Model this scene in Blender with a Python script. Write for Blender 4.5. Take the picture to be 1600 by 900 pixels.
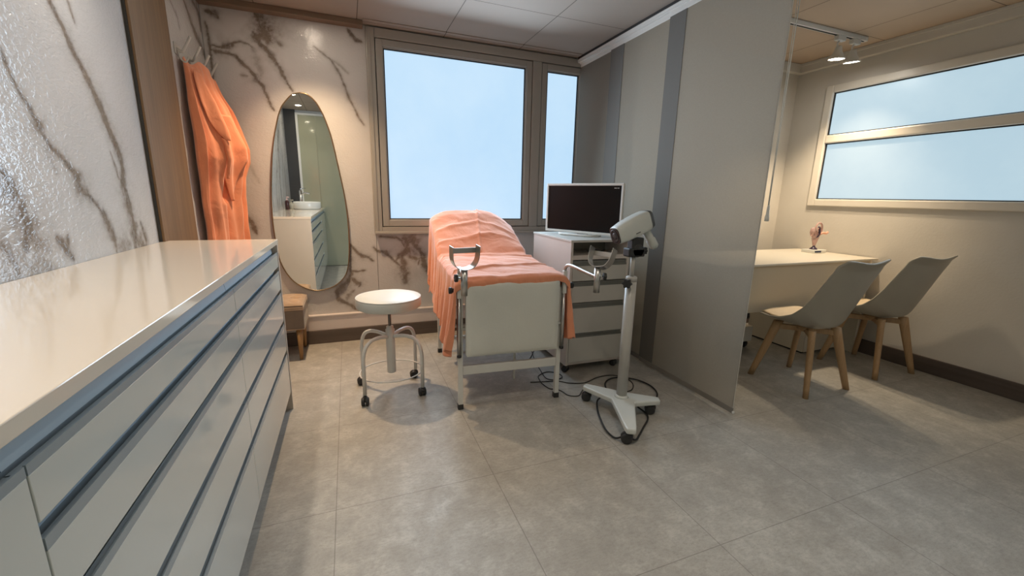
import bpy, bmesh, math, random
import numpy as np
from mathutils import Vector, Matrix, Euler
random.seed(4)
for o in list(bpy.data.objects): bpy.data.objects.remove(o)
scene = bpy.context.scene
C = scene.collection
R = math.radians
PI = math.pi

# ------------------------------------------------------------------ camera
F, YAW, PITCH, ROLL = 649.65, 0.373572, -0.217052, 0.022278
def cam_matrix():
    cy, sy = math.cos(YAW), math.sin(YAW); cp, sp = math.cos(PITCH), math.sin(PITCH)
    f = Vector((sy*cp, cy*cp, sp)); r = Vector((cy, -sy, 0)); u = r.cross(f)
    cr, sr = math.cos(ROLL), math.sin(ROLL)
    r2 = cr*r + sr*u; u2 = -sr*r + cr*u
    m = Matrix((r2, u2, -f)).transposed().to_4x4()
    m.translation = Vector((0, 0, 1.25))
    return m
cam = bpy.data.cameras.new('camera'); cam.sensor_width = 36; cam.lens = F*36/1600
cam.clip_start = 0.02
co = bpy.data.objects.new('camera', cam); C.objects.link(co); co.matrix_world = cam_matrix()
scene.camera = co

# ------------------------------------------------------------------ world, exposure
w = bpy.data.worlds.new('world'); scene.world = w; w.use_nodes = True
w.node_tree.nodes['Background'].inputs[0].default_value = (.55, .72, .95, 1)
w.node_tree.nodes['Background'].inputs[1].default_value = .3
vs = scene.view_settings
vs.view_transform = 'Standard'; vs.look = 'None'; vs.gamma = 1; vs.use_curve_mapping = False
vs.exposure = 0.0

# lamp powers and colours (the fixtures are built further down)
WARM = (1.0, .70, .42); MID = (1.0, .89, .77); TRACK = (1.0, .78, .52)
DOWNLIGHTS = [  # x, y, watts, colour
    (-.19, 3.28, 165, WARM), (-.61, 1.93, 34, MID), (-.61, .78, 34, MID), (-.61, .02, 22, MID),
    (.84, .80, 46, MID), (1.75, -.05, 8, MID), (3.2, .35, 2, MID)]
TRACK_W = 58
PANE = 1.05      # radiance of the frosted panes in daylight

H = 2.51         # ceiling height
XL, XR, YB, YR, YF = -.865, 4.065, 3.72, 3.03, -.42
XC = 2.08        # plane of the sliding fabric panels

# ------------------------------------------------------------------ materials
def mat(name, col=(.8, .8, .8), rough=.5, metal=0, **kw):
    m = bpy.data.materials.new(name); m.use_nodes = True
    p = m.node_tree.nodes['Principled BSDF']
    p.inputs['Base Color'].default_value = (*col, 1); p.inputs['Roughness'].default_value = rough
    p.inputs['Metallic'].default_value = metal
    for k, v in kw.items(): p.inputs[k.replace('_', ' ')].default_value = v
    return m
def N(m, t, **kw):
    n = m.node_tree.nodes.new(t)
    for k, v in kw.items():
        if k in n.inputs: n.inputs[k].default_value = v
        else: setattr(n, k, v)
    return n
def L(m, a, b): m.node_tree.links.new(a, b)
def P(m): return m.node_tree.nodes['Principled BSDF']
def mix(m, fac, a, b, blend='MIX'):
    n = N(m, 'ShaderNodeMix', data_type='RGBA', blend_type=blend)
    for s, v in ((n.inputs[0], fac), (n.inputs[6], a), (n.inputs[7], b)):
        if hasattr(v, 'links'): L(m, v, s)
        elif isinstance(v, (int, float)): s.default_value = v
        else: s.default_value = (*v, 1)
    return n.outputs[2]
def ramp(m, src, a, b, lo=0., hi=1.):
    n = N(m, 'ShaderNodeMapRange'); n.clamp = True
    L(m, src, n.inputs[0]); n.inputs[1].default_value = a; n.inputs[2].default_value = b
    n.inputs[3].default_value = lo; n.inputs[4].default_value = hi
    return n.outputs[0]
def math_(m, op, a, b=None, c=None):
    n = N(m, 'ShaderNodeMath', operation=op)
    for i, v in enumerate((a, b, c)):
        if v is None: continue
        if hasattr(v, 'links'): L(m, v, n.inputs[i])
        else: n.inputs[i].default_value = v
    return n.outputs[0]
def coords(m, scale=(1, 1, 1)):
    t = N(m, 'ShaderNodeTexCoord'); mp = N(m, 'ShaderNodeMapping'); mp.inputs['Scale'].default_value = scale
    L(m, t.outputs['Object'], mp.inputs[0]); return mp.outputs[0]
def noise(m, vec, scale, detail=4, rough=.55, dist=0):
    n = N(m, 'ShaderNodeTexNoise'); n.inputs['Scale'].default_value = scale; n.inputs['Detail'].default_value = detail
    n.inputs['Roughness'].default_value = rough; n.inputs['Distortion'].default_value = dist
    L(m, vec, n.inputs['Vector']); return n.outputs[0]
def bump(m, src, dist=.002, strength=.5):
    b = N(m, 'ShaderNodeBump'); b.inputs['Distance'].default_value = dist; b.inputs['Strength'].default_value = strength
    L(m, src, b.inputs['Height']); L(m, b.outputs[0], P(m).inputs['Normal']); return b
def seam(m, comp, x0, pitch, width):
    """1 on the joint lines x0 + k*pitch of a coordinate component"""
    a = math_(m, 'SUBTRACT', comp, x0); a = math_(m, 'DIVIDE', a, pitch); a = math_(m, 'ADD', a, .5)
    a = math_(m, 'FRACT', a); a = math_(m, 'SUBTRACT', a, .5); a = math_(m, 'ABSOLUTE', a)
    return math_(m, 'LESS_THAN', a, width/2/pitch)
def noisy(name, c1, c2, scale, rough=.5, bumpd=0, bs=None, stretch=(1, 1, 1), **kw):
    m = mat(name, c1, rough, **kw); v = coords(m, stretch)
    n = noise(m, v, scale); L(m, mix(m, ramp(m, n, .3, .7), c1, c2), P(m).inputs['Base Color'])
    if bumpd: bump(m, noise(m, v, bs or scale*4), bumpd, .6)
    return m

def floor_mat():
    m = mat('concrete_vinyl', rough=.42); v = coords(m)
    a = noise(m, v, 1.6, 5, .6); b = noise(m, v, 9, 8, .72, .3)
    v2 = coords(m, (1, 2.2, 1)); c = noise(m, v2, 42, 6, .8); d = noise(m, v2, 150, 2, .7)
    col = mix(m, ramp(m, a, .35, .65), (.36, .34, .305), (.425, .405, .365))
    col = mix(m, math_(m, 'MULTIPLY', ramp(m, b, .46, .68), .5), col, (.26, .245, .215))
    col = mix(m, math_(m, 'MULTIPLY', ramp(m, b, .48, .30), .45), col, (.62, .60, .54))
    col = mix(m, math_(m, 'MULTIPLY', ramp(m, c, .46, .66), .60), col, (.25, .235, .205))
    col = mix(m, math_(m, 'MULTIPLY', ramp(m, d, .55, .75), .22), col, (.62, .60, .55))
    s = N(m, 'ShaderNodeSeparateXYZ'); L(m, v, s.inputs[0])
    j = math_(m, 'MAXIMUM', seam(m, s.outputs[0], -.115, .6675, .0035), seam(m, s.outputs[1], .928, .6635, .003))
    col = mix(m, math_(m, 'MULTIPLY', j, .55), col, (.12, .11, .09))
    L(m, col, P(m).inputs['Base Color'])
    L(m, ramp(m, b, .3, .7, .36, .55), P(m).inputs['Roughness'])
    bump(m, c, .0006, .4); return m
def ceiling_mat(name, col, x0, px, y0, py):
    m = mat(name, col, .85); v = coords(m); s = N(m, 'ShaderNodeSeparateXYZ'); L(m, v, s.inputs[0])
    j = math_(m, 'MAXIMUM', seam(m, s.outputs[0], x0, px, .006), seam(m, s.outputs[1], y0, py, .006))
    n = noise(m, v, 3); c = mix(m, n, col, tuple(x*.93 for x in col))
    L(m, mix(m, math_(m, 'MULTIPLY', j, .8), c, (.05, .035, .025)), P(m).inputs['Base Color'])
    bump(m, noise(m, v, 160), .0006, .5); return m
def marble_mat():
    m = mat('glossy_marble_panel', rough=.2); v = coords(m)
    at = N(m, 'ShaderNodeAttribute', attribute_name='vein')
    n1 = noise(m, v, 9, 8, .7, .5); n2 = noise(m, v, 45, 6, .75); n3 = noise(m, v, 1.3, 4, .6)
    base = mix(m, ramp(m, n3, .35, .7), (.62, .61, .605), (.54, .53, .525))
    f = math_(m, 'MULTIPLY', at.outputs['Fac'], ramp(m, n2, .28, .62, .6, 1.2))
    f = math_(m, 'MULTIPLY', f, ramp(m, n1, .3, .55, .7, 1.05))
    vc = mix(m, ramp(m, n1, .35, .65), (.105, .078, .058), (.23, .185, .145))
    n = N(m, 'ShaderNodeMath', operation='MINIMUM'); L(m, f, n.inputs[0]); n.inputs[1].default_value = .93
    L(m, mix(m, n.outputs[0], base, vc), P(m).inputs['Base Color'])
    P(m).inputs['Roughness'].default_value = .06
    h = math_(m, 'ADD', noise(m, coords(m, (1, 1, 1.7)), 55, 3, .5, .6), math_(m, 'MULTIPLY', noise(m, v, 8, 2), .8))
    bump(m, h, .0045, .42); return m
def wood_mat(name, c1, c2, axis=2, rough=.5, sc=1.):
    m = mat(name, c1, rough); st = [26*sc, 26*sc, 26*sc]; st[axis] = 1.1*sc
    v = coords(m, tuple(st)); n = noise(m, v, 1.0, 6, .65, .8); n2 = noise(m, v, 4.5, 4, .7)
    c = mix(m, ramp(m, n, .3, .7), c1, c2); c = mix(m, math_(m, 'MULTIPLY', ramp(m, n2, .5, .75), .35), c, tuple(x*.45 for x in c2))
    L(m, c, P(m).inputs['Base Color']); bump(m, n2, .0006, .4); return m
def cloth_mat(name, c1, c2, sheen=.3, wr=.004, sc=7):
    m = mat(name, c1, .78); v = coords(m)
    n = noise(m, v, 5, 4); L(m, mix(m, ramp(m, n, .35, .65), c1, c2), P(m).inputs['Base Color'])
    P(m).inputs['Sheen Weight'].default_value = sheen
    a = noise(m, coords(m, (1, 1.0, .8)), sc, 4, .5, 1.2)
    b = math_(m, 'ABSOLUTE', math_(m, 'SUBTRACT', a, .5))
    h = math_(m, 'ADD', b, math_(m, 'MULTIPLY', noise(m, v, 500, 1), .03)); bump(m, h, wr*6, .55); return m
def pane_mat():
    m = mat('frosted_glass_in_daylight', (.62, .72, .78), .35); v = coords(m)
    n = noise(m, v, 1.1, 5, .6); c = mix(m, ramp(m, n, .35, .65), (.46, .68, .89), (.53, .73, .91))
    L(m, c, P(m).inputs['Emission Color']); P(m).inputs['Emission Strength'].default_value = PANE
    P(m).inputs['Base Color'].default_value = (.12, .13, .14, 1); return m
def pane2_mat():
    m = pane_mat(); m.name = 'frosted_film_in_daylight'
    for n in m.node_tree.nodes:
        if n.type == 'MIX': n.inputs[6].default_value = (.45, .62, .72, 1); n.inputs[7].default_value = (.53, .69, .77, 1)
    P(m).inputs['Emission Strength'].default_value = PANE*.92; return m
def fabric_panel_mat():
    m = mat('sheer_panel_fabric', (.36, .335, .30), .9); nt = m.node_tree
    v = coords(m, (1, 1, 1)); n = noise(m, coords(m, (60, 60, 500)), 1, 3, .7); n2 = noise(m, coords(m, (500, 500, 60)), 1, 3, .7)
    c = mix(m, ramp(m, math_(m, 'MULTIPLY', math_(m, 'ADD', n, n2), .5), .35, .65), (.385, .35, .295), (.43, .395, .335))
    L(m, c, P(m).inputs['Base Color'])
    tr = N(m, 'ShaderNodeBsdfTranslucent'); L(m, c, tr.inputs[0])
    tp = N(m, 'ShaderNodeBsdfTransparent')
    a = N(m, 'ShaderNodeMixShader'); a.inputs[0].default_value = .55; L(m, P(m).outputs[0], a.inputs[1]); L(m, tr.outputs[0], a.inputs[2])
    b = N(m, 'ShaderNodeMixShader'); b.inputs[0].default_value = .10; L(m, a.outputs[0], b.inputs[1]); L(m, tp.outputs[0], b.inputs[2])
    L(m, b.outputs[0], nt.nodes['Material Output'].inputs[0]); return m
def emit_mat(name, col, s):
    m = mat(name, (0, 0, 0), .5); P(m).inputs['Emission Color'].default_value = (*col, 1); P(m).inputs['Emission Strength'].default_value = s; return m

M = dict(
    floor=floor_mat(),
    ceil=ceiling_mat('ceiling_tile', (.37, .315, .265), .14, .665, 2.983, .665),
    ceil_r=ceiling_mat('ceiling_tile_beige', (.46, .35, .255), 2.928, .70, 2.32, .665),
    marble=marble_mat(),
    wood=wood_mat('oak_veneer', (.235, .138, .066), (.15, .088, .042)),
    crown=noisy('brown_moulding', (.23, .16, .11), (.19, .13, .09), 6, .5),
    wall=noisy('beige_wall_paint', (.60, .57, .52), (.56, .53, .48), 3, .75, .0012, 60),
    ledge=noisy('pinkish_white_paint', (.70, .64, .62), (.66, .60, .58), 5, .4),
    dark_base=wood_mat('dark_skirting', (.085, .066, .055), (.13, .10, .085), 0, .45, .4),
    dark_base_y=wood_mat('dark_skirting_side', (.085, .066, .055), (.13, .10, .085), 1, .45, .4),
    alu=noisy('satin_window_aluminium', (.40, .38, .345), (.37, .35, .315), 2, .38, stretch=(1, 1, .2), metal=.15),
    alu_w=noisy('white_window_aluminium', (.68, .64, .57), (.64, .60, .54), 2, .35),
    gasket=mat('black_gasket', (.012, .012, .012), .6),
    pane=pane_mat(), pane2=pane2_mat(),
    fabric=fabric_panel_mat(),
    rail=noisy('white_rail', (.70, .68, .64), (.66, .64, .60), 4, .4),
    rail_dark=mat('dark_rail_slot', (.03, .027, .025), .6),
    bar=noisy('grey_panel_weight_bar', (.20, .185, .16), (.23, .21, .185), 5, .6),
    gloss=mat('glossy_white_lacquer', (.60, .61, .57), .12, Coat_Weight=.3),
    top=mat('polished_worktop', (.78, .69, .58), .08),
    gola=noisy('blue_grey_aluminium', (.34, .385, .41), (.31, .355, .38), 3, .3, metal=.2),
    gola_dark=noisy('dark_blue_grey_aluminium', (.42, .50, .56), (.38, .46, .52), 3, .4),
    gap=mat('dark_gap', (.03, .028, .024), .7),
    end=noisy('cream_end_panel', (.62, .56, .48), (.60, .54, .46), 3, .45),
    mirror=mat('mirror_glass', (.90, .92, .88), .0, 1),
    brass=mat('bronze_rim', (.30, .22, .13), .3, .9),
    green=mat('grey_green_glossy_glass', (.36, .355, .255), .06, 0, Specular_IOR_Level=.9),
    darkcol=mat('dark_grey_panel', (.045, .045, .045), .25),
    orange=cloth_mat('apricot_sheet', (.80, .305, .165), (.76, .28, .145), .4, .0028, 6),
    orange2=cloth_mat('apricot_robe', (.82, .30, .155), (.77, .265, .13), .3, .0022, 9),
    vinyl=noisy('white_vinyl', (.66, .66, .60), (.62, .62, .565), 5, .42, .0008, 90),
    white=noisy('white_enamel', (.68, .67, .63), (.64, .63, .59), 8, .3),
    steel=noisy('brushed_steel', (.55, .54, .52), (.48, .47, .45), 12, .28, metal=1.),
    dsteel=mat('threaded_steel', (.20, .18, .16), .35, 1),
    black=noisy('black_rubber', (.018, .018, .018), (.03, .03, .03), 20, .5),
    black_gloss=mat('black_plastic', (.008, .008, .009), .28),
    grey=noisy('light_grey_shell', (.62, .64, .61), (.59, .61, .58), 6, .32),
    dgrey=mat('dark_grey_plastic', (.07, .075, .08), .4),
    pole=noisy('pale_grey_lacquer', (.50, .48, .44), (.46, .44, .41), 6, .35),
    white_pl=mat('white_plastic', (.72, .72, .68), .3),
    screen=mat('black_screen', (.004, .004, .004), .3, Specular_IOR_Level=.25),
    fabric_shade_hem=noisy('overlap_shade_and_hem', (.13, .12, .105), (.155, .143, .125), 300, .9),  # dark tone paints the shade of overlapping panels; also colours the hems
    bandg=noisy('grey_aluminium_strip', (.22, .22, .20), (.19, .19, .175), 4, .35, metal=.3),
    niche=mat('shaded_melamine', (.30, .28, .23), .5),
    cart=noisy('pale_melamine', (.58, .56, .51), (.55, .53, .485), 4, .4),
    cart_side=noisy('pinkish_melamine', (.66, .60, .55), (.63, .57, .52), 4, .45),
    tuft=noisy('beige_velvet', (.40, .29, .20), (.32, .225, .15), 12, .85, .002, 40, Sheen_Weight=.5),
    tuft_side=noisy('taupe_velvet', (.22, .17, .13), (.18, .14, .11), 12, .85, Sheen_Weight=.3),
    legwood=wood_mat('honey_wood', (.42, .25, .11), (.30, .17, .07), 2, .45),
    beech=wood_mat('beech_wood', (.50, .32, .17), (.40, .25, .125), 2, .45),
    shell=noisy('cream_shell', (.42, .39, .32), (.39, .36, .30), 4, .4),
    pad=noisy('cream_seat_pad', (.70, .56, .38), (.66, .53, .36), 20, .6, .001, 120),
    desk_front_shaded=mat('cream_lacquer_shaded', (.56, .49, .38), .35),  # desk lacquer darkened, shade of the unlit front panel put into its colour
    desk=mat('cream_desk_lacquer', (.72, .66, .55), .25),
    lamp=emit_mat('lit_lamp_glass', (1, .93, .82), 60), lampw=emit_mat('lit_downlight', (1, .86, .68), 170),
    clear=mat('pale_translucent_plastic', (.66, .64, .60), .2, Transmission_Weight=.12, IOR=1.4),
    pinkglass=mat('pinkish_clear_resin', (.80, .55, .50), .15, Transmission_Weight=.55, IOR=1.4),
    purple=mat('dark_purple_plastic', (.045, .025, .06), .35),
    navy=mat('navy_label', (.015, .03, .09), .4), skin=mat('salmon_resin', (.80, .42, .30), .4),
    porcelain=mat('white_porcelain', (.78, .76, .71), .12), chrome=mat('chrome', (.75, .75, .75), .08, 1),
    darkred=mat('dark_red_bottle', (.05, .015, .015), .2), pinkpl=mat('pink_pump', (.75, .50, .47), .4), beigepl=mat('beige_bottle', (.45, .40, .30), .35),
    cable=mat('black_cable', (.012, .012, .012), .45),
)

# ------------------------------------------------------------------ mesh helpers
class MB:
    def __init__(s): s.bm = bmesh.new()
    def _new(s, fn, mi=0):
        n0 = set(s.bm.faces); r = fn()
        for f in s.bm.faces:
            if f not in n0: f.material_index = mi
        return r
    def box(s, a, b, bev=0, mi=0, seg=2, mtx=None):
        t = bmesh.new(); c = [(a[i]+b[i])/2 for i in range(3)]; d = [abs(b[i]-a[i]) for i in range(3)]
        bmesh.ops.create_cube(t, size=1); bmesh.ops.scale(t, vec=d, verts=t.verts)
        if bev: bmesh.ops.bevel(t, geom=list(t.edges), offset=min(bev, min(d)*.49), segments=seg, profile=.5, affect='EDGES')
        bmesh.ops.translate(t, vec=c, verts=t.verts)
        if mtx: bmesh.ops.transform(t, matrix=mtx, verts=t.verts)
        return s.merge(t, mi)
    def merge(s, t, mi=0):
        mp = {v: s.bm.verts.new(v.co) for v in t.verts}
        for f in t.faces:
            try: g = s.bm.faces.new([mp[v] for v in f.verts]); g.material_index = mi; g.smooth = f.smooth
            except ValueError: pass
        t.free(); return s
    def tube(s, pts, r, n=12, mi=0, cap=True, closed=False):
        pts = [Vector(p) for p in pts]; k = len(pts)
        rr = r if isinstance(r, (list, tuple)) else [r]*k
        rings = []; prev = None
        for i, p in enumerate(pts):
            if closed: t = pts[(i+1) % k]-pts[i-1]
            else: t = pts[min(i+1, k-1)]-pts[max(i-1, 0)]
            t.normalize()
            if prev is None:
                a = Vector((0, 0, 1)) if abs(t.z) < .9 else Vector((1, 0, 0)); x = t.cross(a).normalized()
            else: x = (prev-t*prev.dot(t)).normalized()
            prev = x; y = t.cross(x)
            rings.append([s.bm.verts.new(p+rr[i]*(math.cos(2*PI*j/n)*x+math.sin(2*PI*j/n)*y)) for j in range(n)])
        m = k if closed else k-1
        for i in range(m):
            A, B = rings[i], rings[(i+1) % k]
            for j in range(n):
                f = s.bm.faces.new((A[j], A[(j+1) % n], B[(j+1) % n], B[j])); f.smooth = True; f.material_index = mi
        if cap and not closed:
            for A in (rings[0][::-1], rings[-1]): f = s.bm.faces.new(A); f.material_index = mi
        return s
    def cyl(s, a, b, r, r2=None, n=24, mi=0): return s.tube([a, b], [r, r if r2 is None else r2], n, mi)
    def lathe(s, prof, c=(0, 0, 0), n=32, mi=0, mtx=None):
        t = bmesh.new(); rings = []
        for (r, z) in prof:
            rings.append([t.verts.new((r*math.cos(2*PI*j/n), r*math.sin(2*PI*j/n), z)) for j in range(n)] if r > 1e-5 else [t.verts.new((0, 0, z))])
        for A, B in zip(rings, rings[1:]):
            for j in range(n):
                q = [A[j % len(A)], A[(j+1) % len(A)], B[(j+1) % len(B)], B[j % len(B)]]
                u = []
                for v in q:
                    if v not in u: u.append(v)
                if len(u) > 2: t.faces.new(u).smooth = True
        if mtx: bmesh.ops.transform(t, matrix=mtx, verts=t.verts)
        bmesh.ops.translate(t, vec=c, verts=t.verts); return s.merge(t, mi)
    def prism(s, poly, z0, z1, mi=0, bev=0, mtx=None):
        t = bmesh.new(); b = [t.verts.new((x, y, z0)) for x, y in poly]; f = t.faces.new(b)
        r = bmesh.ops.extrude_face_region(t, geom=[f]); vs_ = [v for v in r['geom'] if isinstance(v, bmesh.types.BMVert)]
        bmesh.ops.translate(t, vec=(0, 0, z1-z0), verts=vs_)
        bmesh.ops.recalc_face_normals(t, faces=t.faces)
        if bev: bmesh.ops.bevel(t, geom=list(t.edges), offset=bev, segments=2, profile=.5, affect='EDGES')
        if mtx: bmesh.ops.transform(t, matrix=mtx, verts=t.verts)
        return s.merge(t, mi)
    def grid(s, fn, nu, nv, mi=0, thick=0, closeu=False):
        V = [[Vector(fn(i/(nu-1) if not closeu else i/nu, j/(nv-1))) for j in range(nv)] for i in range(nu)]
        vs_ = [[s.bm.verts.new(p) for p in r] for r in V]
        for i in range(nu if closeu else nu-1):
            for j in range(nv-1):
                f = s.bm.faces.new((vs_[i][j], vs_[(i+1) % nu][j], vs_[(i+1) % nu][j+1], vs_[i][j+1])); f.smooth = True; f.material_index = mi
        return s
    def xf(s, m): bmesh.ops.transform(s.bm, matrix=m, verts=s.bm.verts); return s
    def build(s, name, mats, parent=None, recalc=True, solid=0, sub=0, smooth=False):
        if recalc: bmesh.ops.recalc_face_normals(s.bm, faces=s.bm.faces)
        me = bpy.data.meshes.new(name); s.bm.to_mesh(me); s.bm.free()
        for k in (mats if isinstance(mats, (list, tuple)) else [mats]): me.materials.append(M[k])
        if smooth:
            for p in me.polygons: p.use_smooth = True
        o = bpy.data.objects.new(name, me); C.objects.link(o)
        if parent: o.parent = parent
        if sub: q = o.modifiers.new('sub', 'SUBSURF'); q.levels = q.render_levels = sub
        if solid: q = o.modifiers.new('sol', 'SOLIDIFY'); q.thickness = solid; q.offset = 0
        return o
def tag(o, label=None, cat=None, group=None, kind=None):
    for k, v in (('label', label), ('category', cat), ('group', group), ('kind', kind)):
        if v: o[k] = v
    return o
def thing(name, label, cat, loc=(0, 0, 0), rz=0, group=None):
    o = bpy.data.objects.new(name, None); C.objects.link(o); o.empty_display_size = .05
    o.location = loc; o.rotation_euler = (0, 0, rz); return tag(o, label, cat, group)
def struct(o): return tag(o, kind='structure')
def bx(name, a, b, m, parent=None, bev=0): return MB().box(a, b, bev).build(name, m, parent)
def arc(c, r, a0, a1, n, plane='xz'):
    out = []
    for i in range(n+1):
        a = a0+(a1-a0)*i/n; u, v = r*math.cos(a), r*math.sin(a)
        out.append(Vector(c)+(Vector((u, 0, v)) if plane == 'xz' else Vector((u, v, 0)) if plane == 'xy' else Vector((0, u, v))))
    return out
def smoothpath(pts, n=8):
    """Catmull-Rom through the points"""
    p = [Vector(q) for q in pts]; p = [2*p[0]-p[1]]+p+[2*p[-1]-p[-2]]; out = []
    for i in range(1, len(p)-2):
        for k in range(n):
            t = k/n; a, b, c, d = p[i-1:i+3]
            out.append(.5*((2*b)+(-a+c)*t+(2*a-5*b+4*c-d)*t*t+(-a+3*b-3*c+d)*t**3))
    out.append(p[-2]); return out
def interp(tab, x):
    if x <= tab[0][0]: return tab[0][1]
    for (a, b), (c, d) in zip(tab, tab[1:]):
        if x <= c: return b+(d-b)*(x-a)/(c-a)
    return tab[-1][1]
def aim(d, up=(0, 0, 1)):
    """rotation whose z axis points along d"""
    return Vector(d).to_track_quat('Z', 'Y').to_matrix().to_4x4()
def caster(parent, x, y, z_top, r=.024, rot=0, m='black', stem='black', wheels=2):
    b = MB(); Rm = Matrix.Translation((x, y, 0)) @ Matrix.Rotation(rot, 4, 'Z')
    b.cyl((0, 0, r*1.6), (0, 0, z_top), .005, n=10)
    b.lathe([(0, r*2.05), (r*.5, r*2.0), (r*.62, r*1.6), (r*.62, r*1.2), (0, r*1.2)], (0, 0, 0), 16)
    b.box((-.004, -r*.2, r*.9), (.004, r*.9, r*2.0), .002)
    for s in (-1, 1):
        b.lathe([(0, -.009), (r*.7, -.010), (r*.92, -.008), (r, -.004), (r, .004), (r*.92, .008), (r*.7, .010), (0, .009)], (s*.0125, r*.55, r), 20, mtx=Matrix.Rotation(PI/2, 4, 'Y'))
    b.xf(Rm); o = b.build('caster', m, parent); return o

# daylight through the frosted panes
def daylight(name, loc, rot, sx, sy, watts, col):
    l = bpy.data.lights.new(name, 'AREA'); l.shape = 'RECTANGLE'; l.size = sx; l.size_y = sy; l.energy = watts; l.color = col; l.spread = R(150)
    o = bpy.data.objects.new(name, l); C.objects.link(o); o.location = loc; o.rotation_euler = rot
daylight('daylight_window_1', (.943, YB-.16, 1.70), (R(-78), 0, 0), 1.19, 1.30, 32, (.66, .83, 1.0))
daylight('daylight_window_2', (XR-.13, 1.46, 1.74), (0, R(80), 0), .93, 2.40, 5, (.70, .86, 1.0))
VEINS_LEFT = [
  ([(1.955, 1.836), (1.995, 1.785), (2.031, 1.737), (2.07, 1.687), (2.107, 1.638), (2.139, 1.59), (2.173, 1.539), (2.203, 1.479), (2.235, 1.428), (2.254, 1.374), (2.253, 1.297), (2.261, 1.206), (2.274, 1.125), (2.273, 1.043)], 0.01, 1),
  ([(1.971, 1.815), (2.031, 1.737), (2.093, 1.667), (2.134, 1.605)], 0.018, 0.5),
  ([(2.249, 1.361), (2.243, 1.232), (2.274, 1.125), (2.268, 1.03), (2.258, 1.003)], 0.022, 0.7),
  ([(2.182, 1.387), (2.213, 1.283)], 0.004, 0.6),
  ([(2.273, 1.043), (2.32, 1.003)], 0.03, 0.7),
  ([(2.338, 1.094), (2.359, 1.02), (2.327, 0.981)], 0.01, 0.7),
  ([(2.075, 1.881), (2.087, 1.846), (2.094, 1.813)], 0.005, 0.6),
  ([(1.677, 1.608), (1.696, 1.556), (1.719, 1.51), (1.746, 1.472), (1.769, 1.435), (1.78, 1.404), (1.802, 1.378), (1.854, 1.344), (1.902, 1.306), (1.924, 1.264), (1.958, 1.221), (2.008, 1.186), (2.046, 1.138), (2.074, 1.087), (2.092, 1.035), (2.091, 0.997)], 0.006, 0.8),
  ([(1.76, 1.452), (1.776, 1.413)], 0.012, 0.7),
  ([(1.905, 1.316), (1.93, 1.254), (1.98, 1.198)], 0.018, 0.8),
  ([(2.043, 1.161), (2.082, 1.074), (2.091, 0.997)], 0.012, 0.7),
  ([(2.1, 1.022), (2.218, 1.015)], 0.035, 0.5),
  ([(1.786, 1.377), (1.8, 1.349), (1.807, 1.301)], 0.01, 0.3),
  ([(1.577, 1.294), (1.606, 1.24), (1.626, 1.187), (1.635, 1.132), (1.611, 1.079)], 0.012, 1),
  ([(1.567, 1.265), (1.604, 1.197), (1.637, 1.141), (1.667, 1.063), (1.687, 0.991)], 0.045, 0.55),
  ([(1.536, 1.097), (1.563, 1.031), (1.635, 1.01)], 0.07, 0.45),
  ([(1.517, 1.107), (1.548, 1.06), (1.555, 1.006)], 0.01, 0.8),
  ([(1.753, 1.093), (1.783, 1.059), (1.81, 1.013)], 0.008, 0.9),
  ([(1.811, 1.093), (1.789, 1.037)], 0.006, 0.7),
  ([(3.412, 2.381), (3.48, 2.308), (3.545, 2.247), (3.642, 2.209), (3.695, 2.176), (3.819, 2.127), (3.864, 2.053), (3.867, 1.989)], 0.012, 0.9),
  ([(3.583, 2.446), (3.696, 2.411), (3.776, 2.36), (3.851, 2.282), (3.857, 2.211)], 0.02, 0.7),
  ([(3.667, 2.458), (3.696, 2.373), (3.696, 2.294)], 0.008, 0.8),
  ([(3.144, 2.281), (3.225, 2.246), (3.259, 2.173)], 0.006, 0.4),
]
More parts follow.
